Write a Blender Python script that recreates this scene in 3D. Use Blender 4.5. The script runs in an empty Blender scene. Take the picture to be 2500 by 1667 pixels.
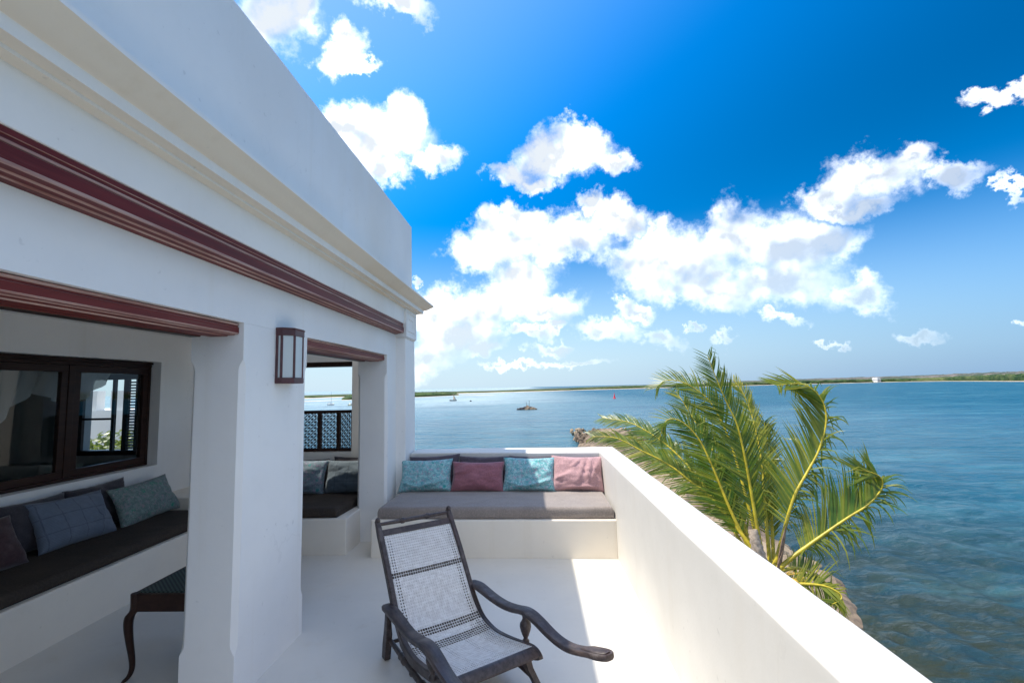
import bpy, bmesh, math, random
import numpy as np
from mathutils import Vector, Matrix, noise as mnoise

random.seed(7); RNG = np.random.default_rng(7)
scene = bpy.context.scene
COL = scene.collection
R = math.radians

# ------------------------------------------------------------------ camera
CAM_YAW, CAM_PITCH, CAM_ROLL = R(2.06), R(5.372), R(1.232)
def cam_basis():
    y, p, r = CAM_YAW, CAM_PITCH, CAM_ROLL
    f = Vector((-math.sin(y)*math.cos(p), math.cos(y)*math.cos(p), math.sin(p)))
    rt = Vector((math.cos(y), math.sin(y), 0)); up = rt.cross(f)
    return rt*math.cos(r) - up*math.sin(r), up*math.cos(r) + rt*math.sin(r), f
_rt, _up, _f = cam_basis()
cd = bpy.data.cameras.new('camera'); cam = bpy.data.objects.new('camera', cd); COL.objects.link(cam)
cd.sensor_width = 36.0; cd.lens = 1180/2500*36; cd.clip_start = 0.05; cd.clip_end = 20000
M = Matrix((( _rt.x, _up.x, -_f.x, 0), (_rt.y, _up.y, -_f.y, 0), (_rt.z, _up.z, -_f.z, 1.6), (0, 0, 0, 1)))
cam.matrix_world = M
scene.camera = cam

# ------------------------------------------------------------------ light, exposure
SUN = Vector((-0.50, 0.03, 1.0)).normalized()
SUN_STRENGTH = 2.0
SKY_STRENGTH = 0.125
CLOUD_LEVEL = 0.84
HAZE_SUN = (1.62, 2.16, 2.60)        # horizon air on the sun's side
HAZE_OFF = (0.40, 0.95, 1.80)         # and away from it
scene.view_settings.view_transform = 'Standard'
scene.view_settings.look = 'None'
scene.view_settings.gamma = 1.0
scene.view_settings.use_curve_mapping = False
scene.view_settings.exposure = 1.58
sd = bpy.data.lights.new('sun', 'SUN'); so = bpy.data.objects.new('sun', sd); COL.objects.link(so)
sd.energy = SUN_STRENGTH; sd.angle = R(0.53); sd.color = (1.0, 0.93, 0.82)
so.rotation_euler = (-SUN).to_track_quat('-Z', 'Y').to_euler(); so.location = (-8, 0, 20)

CL = [(-0.509,0.635,0.084,0.047,0.23),(-0.463,0.654,0.048,0.036,0.20),(-0.273,0.692,0.069,0.025,0.10),(-0.383,0.611,0.047,0.031,0.15),(-0.339,0.601,0.044,0.013,0.13),(-0.317,0.475,0.121,0.052,0.10),(-0.248,0.523,0.041,0.040,0.08),(-0.187,0.451,0.048,0.030,0.04),(-0.286,0.420,0.057,0.030,0.08),(-0.377,0.494,0.067,0.036,0.13),(0.079,0.458,0.115,0.043,-0.06),(0.127,0.485,0.055,0.029,-0.09),(0.188,0.443,0.037,0.029,-0.11),(-0.034,0.433,0.058,0.024,-0.02),(0.022,0.416,0.056,0.023,-0.04),(-0.074,0.294,0.092,0.050,-0.01),(-0.027,0.340,0.065,0.034,-0.02),(0.074,0.302,0.114,0.053,-0.05),(0.192,0.338,0.054,0.038,-0.09),(0.130,0.362,0.041,0.025,-0.08),(-0.020,0.223,0.087,0.051,-0.02),(-0.094,0.175,0.135,0.055,-0.01),(0.042,0.172,0.077,0.037,-0.03),(-0.158,0.104,0.115,0.052,-0.01),(-0.194,0.153,0.080,0.053,0.00),(-0.229,0.056,0.104,0.053,-0.01),(0.290,0.239,0.135,0.075,-0.10),(0.418,0.272,0.074,0.066,-0.15),(0.489,0.241,0.083,0.065,-0.16),(0.549,0.235,0.054,0.046,-0.17),(0.367,0.177,0.127,0.045,-0.10),(0.478,0.181,0.111,0.048,-0.12),(0.601,0.139,0.048,0.029,-0.13),(0.259,0.288,0.055,0.046,-0.10),(0.619,0.333,0.076,0.042,-0.26),(0.671,0.339,0.035,0.027,-0.29),(0.558,0.317,0.054,0.034,-0.22),(0.723,0.305,0.052,0.022,-0.30),(0.591,0.289,0.061,0.022,-0.22),(0.782,0.391,0.033,0.012,-0.40),(0.803,0.397,0.017,0.011,-0.43),(0.795,0.264,0.008,0.022,-0.31),(0.483,0.111,0.036,0.012,-0.09),(0.663,0.077,0.036,0.013,-0.09),(0.161,0.114,0.063,0.026,-0.04),(0.218,0.148,0.044,0.022,-0.06),(0.270,0.093,0.048,0.024,-0.05),(0.041,0.127,0.041,0.015,-0.03),(-0.096,0.081,0.072,0.022,-0.02),(-0.014,0.115,0.054,0.018,-0.02),(0.049,0.082,0.036,0.018,-0.03),(-0.233,0.223,0.013,0.012,0.02),(0.384,0.082,0.021,0.013,-0.06),(0.083,0.042,0.080,0.009,-0.03),(-0.024,0.043,0.063,0.008,-0.02),(0.340,0.112,0.017,0.008,-0.07),(0.777,0.080,0.013,0.006,-0.12),(0.542,0.055,0.025,0.006,-0.06)]
def build_world():
    w = bpy.data.worlds.new('World'); scene.world = w; w.use_nodes = True
    nt = w.node_tree; nt.nodes.clear(); N = nt.nodes.new; L = nt.links.new
    sky = N('ShaderNodeTexSky'); sky.sky_type = 'NISHITA'; sky.sun_disc = False
    sky.sun_elevation = math.asin(SUN.z); sky.sun_rotation = math.atan2(SUN.x, SUN.y)
    sky.altitude = 10; sky.air_density = 1.0; sky.dust_density = 0.3; sky.ozone_density = 4.0
    hs = N('ShaderNodeHueSaturation'); hs.inputs['Saturation'].default_value = 1.5; L(sky.outputs[0], hs.inputs['Color'])
    hs.inputs['Hue'].default_value = 0.502
    bg = N('ShaderNodeBackground'); bg.inputs['Strength'].default_value = SKY_STRENGTH; 
    tc = N('ShaderNodeTexCoord'); sep = N('ShaderNodeSeparateXYZ'); L(tc.outputs['Generated'], sep.inputs[0])
    def math_(op, a, b=None, c=None, clamp=False):
        n = N('ShaderNodeMath'); n.operation = op; n.use_clamp = clamp
        for i, v in enumerate((a, b, c)):
            if v is None: continue
            if isinstance(v, (int, float)): n.inputs[i].default_value = v
            else: L(v, n.inputs[i])
        return n.outputs[0]
    def vec(op, a, b=None):
        n = N('ShaderNodeVectorMath'); n.operation = op
        for i, v in enumerate((a, b)):
            if v is None: continue
            if isinstance(v, tuple): n.inputs[i].default_value = v
            else: L(v, n.inputs[i])
        return n
    az = math_('ARCTAN2', sep.outputs[0], sep.outputs[1])
    el = math_('ARCSINE', sep.outputs[2])
    comb = N('ShaderNodeCombineXYZ'); L(az, comb.inputs[0]); L(math_('ADD', el, math_('MULTIPLY', math_('MULTIPLY', az, az), 0.17)), comb.inputs[1])
    # marine air: the sky pales to milky blue near the horizon
    hz = N('ShaderNodeMapRange'); hz.interpolation_type = 'SMOOTHSTEP'; L(el, hz.inputs['Value'])
    hz.inputs['From Min'].default_value = -0.02; hz.inputs['From Max'].default_value = 0.34
    hz.inputs['To Min'].default_value = 0.92; hz.inputs['To Max'].default_value = 0.0
    hm = N('ShaderNodeMix'); hm.data_type = 'RGBA'; L(hz.outputs[0], hm.inputs['Factor']); 
    # the sky is palest towards the sun and deepest away from it
    dt = vec('DOT_PRODUCT', tc.outputs['Generated'], tuple(SUN)).outputs['Value']
    def rng(a, b, c, d):
        n = N('ShaderNodeMapRange'); n.interpolation_type = 'SMOOTHSTEP'; L(dt, n.inputs['Value'])
        for k, x in zip(('From Min', 'From Max', 'To Min', 'To Max'), (a, b, c, d)): n.inputs[k].default_value = x
        return n.outputs[0]
    L(vec('SCALE', hs.outputs[0]).outputs[0], hm.inputs['A']); hm.inputs['A'].links[0].from_node.inputs['Scale'].default_value = 1; up = N('ShaderNodeMapRange'); up.interpolation_type = 'SMOOTHSTEP'; L(el, up.inputs['Value']); up.inputs['From Min'].default_value = 0.10; up.inputs['From Max'].default_value = 0.52
    deep = math_('ADD', math_('MULTIPLY', rng(.06, .66, .32, .90), up.outputs[0]), math_('MULTIPLY', math_('SUBTRACT', 1.0, up.outputs[0]), 0.50))
    L(deep, hm.inputs['A'].links[0].from_node.inputs['Scale'])
    hv = N('ShaderNodeMix'); hv.data_type = 'RGBA'; L(rng(-.42, .12, 0.0, 1.0), hv.inputs['Factor'])
    hv.inputs['A'].default_value = (*HAZE_OFF, 1); hv.inputs['B'].default_value = (*HAZE_SUN, 1); L(hv.outputs['Result'], hm.inputs['B'])
    # whitish glow spreading from the sun
    au = N('ShaderNodeMix'); au.data_type = 'RGBA'; L(rng(.38, 1.0, 0.0, 0.6), au.inputs['Factor']); L(hm.outputs['Result'], au.inputs['A']); au.inputs['B'].default_value = (1.9, 2.3, 2.7, 1)
    L(au.outputs['Result'], bg.inputs['Color'])
    def noise_(scale, detail, rough, src=None, dist=0.0):
        n = N('ShaderNodeTexNoise'); n.inputs['Scale'].default_value = scale; n.inputs['Detail'].default_value = detail
        n.inputs['Roughness'].default_value = rough; n.inputs['Distortion'].default_value = dist
        L(src or tc.outputs['Generated'], n.inputs['Vector']); return n
    n1 = noise_(10, 6, 0.62); n2 = noise_(45, 5, 0.65)
    o1 = vec('MULTIPLY', vec('SUBTRACT', n1.outputs['Color'], (0.5, 0.5, 0.5)).outputs[0], (0.16, 0.12, 0)).outputs[0]
    o2 = vec('MULTIPLY', vec('SUBTRACT', n2.outputs['Color'], (0.5, 0.5, 0.5)).outputs[0], (0.05, 0.04, 0)).outputs[0]
    p = vec('ADD', comb.outputs[0], vec('ADD', o1, o2).outputs[0]).outputs[0]
    # far clouds lie along slightly curved rows; straighten them before measuring
    F = None
    for a, e, rx, ry, sl in CL:
        if F is None: q = p
        else:                                   # tie to the last result so that the shader stack stays small
            ch = N('ShaderNodeVectorMath'); ch.operation = 'MULTIPLY_ADD'; L(F, ch.inputs[0]); ch.inputs[1].default_value = (1e-7, 1e-7, 1e-7); L(p, ch.inputs[2]); q = ch.outputs[0]
        m = N('ShaderNodeVectorMath'); m.operation = 'MULTIPLY_ADD'; L(q, m.inputs[0])
        sx, sy = 1/(rx*1.08), 1/(ry*1.06); m.inputs[1].default_value = (sx, sy, 0); m.inputs[2].default_value = (-a*sx, -(e+.17*a*a)*sy, 0)
        ln = vec('LENGTH', m.outputs[0]).outputs['Value']
        F = ln if F is None else math_('SMOOTH_MIN', F, ln, 0.2)
    inner = math_('SUBTRACT', 1.0, F)
    # unseen broken cumulus goes on all round, its cover raised for fill light
    far = noise_(2.6, 2, 0.5)
    out_m = math_('SUBTRACT', 1.0, math_('MULTIPLY', math_('LESS_THAN', math_('ABSOLUTE', math_('SUBTRACT', az, 0.12)), 0.86), math_('LESS_THAN', el, 0.85)))
    gen = math_('MULTIPLY', math_('MULTIPLY', math_('SUBTRACT', far.outputs['Fac'], 0.475), 5.0), math_('GREATER_THAN', el, 0.0))
    gen = math_('SUBTRACT', gen, math_('MULTIPLY', math_('SUBTRACT', 1.0, out_m), 9.0))
    inner = math_('MAXIMUM', inner, gen)
    n3 = noise_(20, 7, 0.62)
    sunoff = vec('ADD', tc.outputs['Generated'], tuple(SUN*0.03)).outputs[0]
    n5 = noise_(9, 3, 0.5, sunoff); n6 = noise_(9, 3, 0.5)
    d = math_('ADD', inner, math_('MULTIPLY', math_('SUBTRACT', n3.outputs['Fac'], 0.5), 0.75))
    mr = N('ShaderNodeMapRange'); mr.interpolation_type = 'SMOOTHSTEP'
    L(d, mr.inputs['Value']); mr.inputs['From Min'].default_value = -0.10; mr.inputs['From Max'].default_value = 0.80
    # cloud shade: greyer where the puffs turn from the sun and in the thick bellies
    n4 = noise_(7, 2, 0.5)
    relief = math_('MULTIPLY', math_('SUBTRACT', n5.outputs['Fac'], n6.outputs['Fac']), 2.2)
    belly = math_('MULTIPLY', math_('ADD', inner, math_('MULTIPLY', n4.outputs['Fac'], 0.9)), 0.62)
    sh = N('ShaderNodeMapRange'); sh.interpolation_type = 'SMOOTHSTEP'; L(math_('ADD', belly, relief), sh.inputs['Value'])
    sh.inputs['From Min'].default_value = 0.34; sh.inputs['From Max'].default_value = 0.90
    cc = N('ShaderNodeMix'); cc.data_type = 'RGBA'; L(sh.outputs[0], cc.inputs['Factor'])
    cc.inputs['A'].default_value = (1.0, 1.0, 1.0, 1); cc.inputs['B'].default_value = (0.335, 0.36, 0.385, 1)
    cb = N('ShaderNodeBackground'); L(cc.outputs['Result'], cb.inputs['Color']); cb.inputs['Strength'].default_value = CLOUD_LEVEL
    lo = N('ShaderNodeMapRange'); lo.interpolation_type = 'SMOOTHSTEP'; L(el, lo.inputs['Value'])
    lo.inputs['From Min'].default_value = 0.0; lo.inputs['From Max'].default_value = 0.2; lo.inputs['To Min'].default_value = 0.45; lo.inputs['To Max'].default_value = 0.98
    thin = N('ShaderNodeMapRange'); thin.interpolation_type = 'SMOOTHSTEP'; L(dt, thin.inputs['Value'])      # wisps far from the sun's side
    thin.inputs['From Min'].default_value = -0.12; thin.inputs['From Max'].default_value = 0.22; thin.inputs['To Min'].default_value = 0.55; thin.inputs['To Max'].default_value = 1.0
    fac = math_('MULTIPLY', math_('MULTIPLY', mr.outputs[0], lo.outputs[0]), thin.outputs[0])
    mx = N('ShaderNodeMixShader'); L(fac, mx.inputs[0]); L(bg.outputs[0], mx.inputs[1]); L(cb.outputs[0], mx.inputs[2])
    out = N('ShaderNodeOutputWorld'); L(mx.outputs[0], out.inputs['Surface'])
    w.cycles.sampling_method = 'MANUAL'; w.cycles.sample_map_resolution = 1024
build_world()
scene.cycles.max_bounces = 9; scene.cycles.diffuse_bounces = 6; scene.cycles.transparent_max_bounces = 12

# ------------------------------------------------------------------ materials
class Mat:
    def __init__(s, name):
        s.m = bpy.data.materials.new(name); s.m.use_nodes = True; s.nt = s.m.node_tree
        s.b = s.nt.nodes['Principled BSDF']; s.out = s.nt.nodes['Material Output']
        s.tc = s.nt.nodes.new('ShaderNodeTexCoord')
    def N(s, t, **kw):
        n = s.nt.nodes.new(t)
        for k, v in kw.items(): setattr(n, k, v)
        return n
    def L(s, a, b): s.nt.links.new(a, b)
    def map(s, scale=(1, 1, 1), rot=(0, 0, 0), src='Object'):
        n = s.N('ShaderNodeMapping'); n.inputs['Scale'].default_value = scale; n.inputs['Rotation'].default_value = rot
        s.L(s.tc.outputs[src], n.inputs['Vector']); return n.outputs[0]
    def noise(s, scale, detail=4, rough=.55, vec=None, dist=0):
        n = s.N('ShaderNodeTexNoise'); n.inputs['Scale'].default_value = scale; n.inputs['Detail'].default_value = detail
        n.inputs['Roughness'].default_value = rough; n.inputs['Distortion'].default_value = dist
        s.L(vec if vec is not None else s.tc.outputs['Object'], n.inputs['Vector']); return n.outputs['Fac']
    def ramp(s, fac, stops, interp='LINEAR'):
        n = s.N('ShaderNodeValToRGB'); cr = n.color_ramp; cr.interpolation = interp
        while len(cr.elements) < len(stops): cr.elements.new(.5)
        for e, (p, c) in zip(cr.elements, stops):
            e.position = p; e.color = (*c, 1) if len(c) == 3 else c
        s.L(fac, n.inputs[0]); return n.outputs[0]
    def mr(s, v, a, b, c=0., d=1., smooth=True):
        n = s.N('ShaderNodeMapRange'); n.interpolation_type = 'SMOOTHSTEP' if smooth else 'LINEAR'
        s.L(v, n.inputs[0])
        for k, x in zip(('From Min', 'From Max', 'To Min', 'To Max'), (a, b, c, d)): n.inputs[k].default_value = x
        return n.outputs[0]
    def mix(s, f, a, b, mode='MIX'):
        n = s.N('ShaderNodeMix', data_type='RGBA', blend_type=mode)
        for k, v in (('Factor', f), ('A', a), ('B', b)):
            if isinstance(v, (int, float)): n.inputs[k].default_value = v
            elif isinstance(v, tuple): n.inputs[k].default_value = (*v, 1) if len(v) == 3 else v
            else: s.L(v, n.inputs[k])
        return n.outputs['Result']
    def math(s, op, a, b=0., clamp=False):
        n = s.N('ShaderNodeMath', operation=op, use_clamp=clamp)
        for i, v in enumerate((a, b)):
            if isinstance(v, (int, float)): n.inputs[i].default_value = v
            else: s.L(v, n.inputs[i])
        return n.outputs[0]
    def color(s, c):
        if isinstance(c, tuple): s.b.inputs['Base Color'].default_value = (*c, 1)
        else: s.L(c, s.b.inputs['Base Color'])
        return s
    def set(s, **kw):
        for k, v in kw.items():
            i = s.b.inputs[k.replace('_', ' ')]
            if isinstance(v, (int, float)): i.default_value = v
            elif isinstance(v, tuple): i.default_value = v
            else: s.L(v, i)
        return s
    def bump(s, h, strength=.3, dist=.01, prev=None):
        n = s.N('ShaderNodeBump'); n.inputs['Strength'].default_value = strength; n.inputs['Distance'].default_value = dist
        s.L(h, n.inputs['Height'])
        if prev is not None: s.L(prev, n.inputs['Normal'])
        s.L(n.outputs[0], s.b.inputs['Normal']); return n.outputs[0]

def plaster(name, c1, c2, rough=.55, stain=.35, bump=.25):
    m = Mat(name)
    n1 = m.noise(1.1, 5, .6); n2 = m.noise(9, 6, .65); n3 = m.noise(.6, 4, .6, m.map((1, 1, .25)))
    base = m.mix(m.mr(n1, .3, .7), c1, c2)
    base = m.mix(m.math('MULTIPLY', m.mr(n2, .5, .8), .22), base, tuple(x*.86 for x in c1))
    base = m.mix(m.math('MULTIPLY', m.mr(n3, .55, .8), stain), base, tuple(a*b for a, b in zip(c1, (.88, .80, .68))))
    st = m.noise(1.0, 5, .65, m.map((4.5, 4.5, .22)))
    base = m.mix(m.math('MULTIPLY', m.mr(st, .56, .78), .30), base, tuple(a*b for a, b in zip(c1, (.80, .75, .66))))
    sp = m.noise(24, 2, .5); base = m.mix(m.math('MULTIPLY', m.mr(sp, .70, .78), .35), base, tuple(x*.62 for x in c1))
    vo = m.N('ShaderNodeTexVoronoi', feature='DISTANCE_TO_EDGE'); vo.inputs['Scale'].default_value = .9
    wob = m.N('ShaderNodeTexNoise'); wob.inputs['Scale'].default_value = 3.0; wob.inputs['Detail'].default_value = 6
    m.L(m.tc.outputs['Object'], wob.inputs['Vector']); wv = m.N('ShaderNodeVectorMath', operation='MULTIPLY_ADD'); m.L(wob.outputs['Color'], wv.inputs[0]); wv.inputs[1].default_value = (.5, .5, .5); m.L(m.tc.outputs['Object'], wv.inputs[2]); m.L(wv.outputs[0], vo.inputs['Vector'])
    crack = m.math('MULTIPLY', m.mr(vo.outputs['Distance'], .0055, .0015), m.mr(m.noise(.8, 2, .5), .56, .66))
    base = m.mix(m.math('MULTIPLY', crack, .10), base, tuple(x*.45 for x in c1))
    m.color(base).set(Roughness=m.mr(n1, .3, .7, rough-.08, rough+.08), Specular_IOR_Level=.35)
    h = m.math('ADD', m.math('MULTIPLY', m.noise(6, 4, .5), .7), m.math('MULTIPLY', m.noise(60, 3, .6), .12))
    m.bump(h, bump, .012)
    return m.m
PL_WALL = plaster('lime_plaster', (.86, .85, .825), (.81, .80, .78))
PL_STAIN_BOUNCE = plaster('stain_and_bounce_plaster', (.82, .74, .615), (.79, .715, .60), stain=.6, bump=.45)  # cream stain, plus warm floor bounce put into the soffit colour
PL_TERR = plaster('parapet_plaster', (.655, .64, .605), (.61, .595, .56), rough=.5, stain=.6)
PL_FLOOR = plaster('polished_plaster_floor', (.745, .705, .63), (.69, .655, .59), rough=.36, stain=.7, bump=.14)
PL_BENCH = plaster('bench_plaster', (.85, .79, .69), (.79, .73, .64), rough=.5, stain=.45)

def wood_paint(name, c1, c2, rough, streak, wear=0.5):
    m = Mat(name)
    v = m.map((28, .9, 28)); n = m.noise(1.6, 6, .7, v); n2 = m.noise(5, 4, .6, m.map((6, .4, 6)))
    f = m.mr(n, .58, .80)
    col = m.mix(m.mr(n2, .3, .7), c1, c2)
    col = m.mix(m.math('MULTIPLY', f, wear), col, streak)
    m.color(col).set(Roughness=rough, Specular_IOR_Level=.2)
    m.bump(n, .25, .004); return m.m
BEAM = wood_paint('oxide_red_wood', (.15, .018, .017), (.10, .013, .013), .46, (.36, .22, .19), .3)
BEAM_WORN_LIT = wood_paint('worn_highlit_red_edge', (.50, .34, .29), (.26, .11, .09), .45, (.82, .72, .66), .85)  # worn edges, with their highlights also put into this paler colour
LINTEL = wood_paint('brown_red_wood', (.17, .024, .018), (.12, .018, .014), .46, (.40, .26, .20), .3)
DARKWOOD = wood_paint('dark_brown_wood', (.042, .020, .014), (.028, .014, .011), .4, (.16, .09, .06), .25)
WINWOOD = wood_paint('window_brown_wood', (.040, .018, .012), (.026, .012, .010), .38, (.2, .13, .1), .12)

def chairwood():
    m = Mat('weathered_dark_wood')
    n = m.noise(3, 6, .7, m.map((14, 2.2, 14))); n2 = m.noise(11, 5, .6); n3 = m.noise(2.2, 4, .6)
    col = m.mix(m.mr(n, .3, .7), (.026, .019, .019), (.078, .058, .055))
    col = m.mix(m.math('MULTIPLY', m.mr(n2, .56, .75), .55), col, (.15, .13, .125))
    col = m.mix(m.math('MULTIPLY', m.mr(n3, .5, .75), .4), col, (.09, .035, .028))
    m.color(col).set(Roughness=m.mr(n2, .3, .7, .34, .6), Specular_IOR_Level=.5)
    m.bump(m.math('ADD', n, m.math('MULTIPLY', n2, .6)), .4, .004); return m.m
CHAIRWOOD = chairwood()
def cane():
    m = Mat('bleached_cane')
    n = m.noise(40, 4, .6); n2 = m.noise(3.5, 3, .5)
    c = m.mix(m.mr(n, .3, .7), (.74, .72, .70), (.60, .57, .545)); c = m.mix(m.math('MULTIPLY', m.mr(n2, .45, .7), .15), c, (.78, .77, .75))
    m.color(c).set(Roughness=.55); m.bump(n, .4, .002); return m.m
CANE = cane()

def linen(name, c1, c2, fine=320, bump=.35, sheen=.25):
    m = Mat(name)
    w = m.N('ShaderNodeTexWave', wave_type='BANDS', bands_direction='X'); w.inputs['Scale'].default_value = fine/6.28; w.inputs['Distortion'].default_value = 1.5
    w2 = m.N('ShaderNodeTexWave', wave_type='BANDS', bands_direction='Z'); w2.inputs['Scale'].default_value = fine/6.28; w2.inputs['Distortion'].default_value = 1.5
    for x in (w, w2): m.L(m.tc.outputs['Object'], x.inputs['Vector'])
    n = m.noise(4, 5, .6); n2 = m.noise(70, 3, .7)
    c = m.mix(m.mr(n, .3, .7), c1, c2); c = m.mix(m.math('MULTIPLY', m.mr(n2, .4, .75), .45), c, tuple(min(1, x*1.7) for x in c1))
    m.color(c).set(Roughness=.85, Specular_IOR_Level=.2, Sheen_Weight=sheen)
    h = m.math('ADD', m.math('MULTIPLY', w.outputs['Fac'], .5), m.math('MULTIPLY', w2.outputs['Fac'], .5)); h = m.math('ADD', h, m.math('MULTIPLY', n2, .8))
    m.bump(h, bump, .0025); return m.m
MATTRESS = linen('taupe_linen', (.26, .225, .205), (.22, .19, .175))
MATTRESS_IN = linen('shaded_taupe_linen', (.055, .043, .034), (.040, .032, .026), sheen=0.)  # same linen as the terrace pad, bay shade put into its colour
MAUVE = linen('mauve_linen', (.29, .12, .145), (.24, .095, .12))
MAUVE_PALE = linen('dusty_pink_linen', (.45, .275, .285), (.38, .225, .235))
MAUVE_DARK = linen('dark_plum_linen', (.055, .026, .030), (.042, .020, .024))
CHARCOAL = linen('charcoal_linen', (.045, .040, .048), (.032, .028, .036))
CHARCOAL2 = linen('plum_grey_linen', (.085, .068, .085), (.065, .052, .068))

def floral(name, c_bg, c_a, c_b, c_c):
    m = Mat(name)
    vo = m.N('ShaderNodeTexVoronoi'); vo.inputs['Scale'].default_value = 10; m.L(m.map((1, 1, 1)), vo.inputs['Vector'])
    n = m.noise(26, 6, .75, dist=1.2); n2 = m.noise(85, 4, .7); n3 = m.noise(16, 5, .7, dist=.8); n4 = m.noise(34, 4, .7)
    c = m.mix(m.mr(n, .42, .6), c_bg, c_a)
    c = m.mix(m.math('MULTIPLY', m.mr(vo.outputs['Distance'], .30, .12), m.mr(n3, .35, .55)), c, c_b)
    c = m.mix(m.math('MULTIPLY', m.mr(n4, .53, .6), .8), c, c_c)
    c = m.mix(m.math('MULTIPLY', m.mr(n2, .55, .68), .6), c, tuple(min(1, x*1.9+.04) for x in c_a))
    m.color(c).set(Roughness=.8, Specular_IOR_Level=.2, Sheen_Weight=.2); m.bump(n2, .25, .002); return m.m
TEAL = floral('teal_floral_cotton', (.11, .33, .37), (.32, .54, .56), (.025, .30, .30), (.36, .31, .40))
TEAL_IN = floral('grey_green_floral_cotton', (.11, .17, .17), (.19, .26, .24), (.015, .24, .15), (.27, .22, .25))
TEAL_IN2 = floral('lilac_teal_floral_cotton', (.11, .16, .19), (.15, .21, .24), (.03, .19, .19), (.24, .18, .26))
def plaid(name, c1, c2, cl):
    m = Mat(name)
    sep = m.N('ShaderNodeSeparateXYZ'); m.L(m.tc.outputs['Object'], sep.inputs[0])
    def lines(v, per, w):
        f = m.math('FRACT', m.math('DIVIDE', m.math('ADD', v, 10), per)); return m.math('LESS_THAN', f, w)
    n = m.noise(30, 3, .6)
    fine = m.math('MULTIPLY', lines(sep.outputs[2], .011, .4), .55)
    c = m.mix(fine, c1, c2)
    g = m.math('MAXIMUM', lines(sep.outputs[0], .145, .06), lines(sep.outputs[2], .125, .06))
    c = m.mix(m.math('MULTIPLY', g, .5), c, cl)
    c = m.mix(m.math('MULTIPLY', m.mr(n, .4, .7), .25), c, tuple(x*1.5 for x in c1))
    m.color(c).set(Roughness=.85, Specular_IOR_Level=.2, Sheen_Weight=.2); m.bump(m.math('ADD', fine, n), .3, .002); return m.m
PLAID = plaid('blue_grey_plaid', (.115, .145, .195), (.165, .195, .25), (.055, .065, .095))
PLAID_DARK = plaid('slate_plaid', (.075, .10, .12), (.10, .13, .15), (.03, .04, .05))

def simple(name, c, rough=.5, metal=0., var=.25, scale=12):
    m = Mat(name); n = m.noise(scale, 4, .6)
    m.color(m.mix(m.mr(n, .3, .7), tuple(x*(1-var) for x in c), tuple(min(1, x*(1+var)) for x in c))).set(Roughness=rough, Metallic=metal); return m.m
CANE_BACK = simple('shade_dark_cane', (.10, .075, .055), .7); LAMPWOOD = simple('red_brown_painted_metal', (.085, .030, .032), .45)  # back cane darkened to stand for the shade between the skins
RED = simple('red_buoy_paint', (.62, .03, .05), .5); BLACK = simple('black_paint', (.015, .015, .018), .5)
BOATW = simple('boat_white_paint', (.75, .75, .73), .4); BOATD = simple('dark_hull_paint', (.03, .035, .05), .5)
SAIL = simple('tan_sailcloth', (.62, .47, .33), .8); YELLOWP = simple('pale_yellow_paint', (.75, .68, .45), .5)
IRON = simple('rusty_iron', (.05, .04, .04), .7); HOUSEW = simple('white_villa_plaster', (.80, .78, .75), .7, var=.05, scale=.3)
LEAFRED = simple('dry_red_leaf', (.14, .04, .03), .7)
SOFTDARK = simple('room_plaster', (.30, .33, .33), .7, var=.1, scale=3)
WOVEN = None
def woven():
    m = Mat('woven_green_grey_webbing')
    ch = m.N('ShaderNodeTexChecker'); ch.inputs['Scale'].default_value = 75; m.L(m.tc.outputs['Object'], ch.inputs['Vector'])
    ch.inputs['Color1'].default_value = (.012, .02, .018, 1); ch.inputs['Color2'].default_value = (.07, .11, .10, 1)
    m.color(ch.outputs['Color']).set(Roughness=.7); m.bump(ch.outputs['Fac'], .5, .003); return m.m
WOVEN = woven()
def glass(name, tint, refl_rough=.0, frost=False):
    m = Mat(name)
    if frost:
        m.color(tint).set(Roughness=.3, Transmission_Weight=.35, IOR=1.3); n = m.noise(5, 3, .5); m.bump(n, .2, .01); return m.m
    gl = m.N('ShaderNodeBsdfGlossy'); gl.inputs['Roughness'].default_value = refl_rough
    tr = m.N('ShaderNodeBsdfTransparent'); tr.inputs['Color'].default_value = (*tint, 1)
    fr = m.N('ShaderNodeFresnel'); fr.inputs['IOR'].default_value = 1.5
    mx = m.N('ShaderNodeMixShader'); gb = m.N('ShaderNodeNewGeometry'); m.L(m.math('MULTIPLY', fr.outputs[0], m.math('SUBTRACT', 1.0, gb.outputs['Backfacing'])), mx.inputs[0]); m.L(tr.outputs[0], mx.inputs[1]); m.L(gl.outputs[0], mx.inputs[2])
    m.L(mx.outputs[0], m.out.inputs['Surface']); return m.m
PANE = glass('window_glass', (.93, .96, .95)); LAMPGLASS = glass('frosted_lamp_glass', (.80, .86, .86), frost=True)
def sheer():
    m = Mat('sheer_white_cloth'); d = m.N('ShaderNodeBsdfTranslucent'); d.inputs['Color'].default_value = (.75, .77, .8, 1)
    df = m.N('ShaderNodeBsdfDiffuse'); df.inputs['Color'].default_value = (.75, .77, .8, 1)
    mx = m.N('ShaderNodeMixShader'); mx.inputs[0].default_value = .5; m.L(df.outputs[0], mx.inputs[1]); m.L(d.outputs[0], mx.inputs[2])
    tr = m.N('ShaderNodeBsdfTransparent'); mx2 = m.N('ShaderNodeMixShader'); mx2.inputs[0].default_value = .85
    m.L(tr.outputs[0], mx2.inputs[1]); m.L(mx.outputs[0], mx2.inputs[2]); m.L(mx2.outputs[0], m.out.inputs['Surface']); return m.m
SHEER = sheer()

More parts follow.
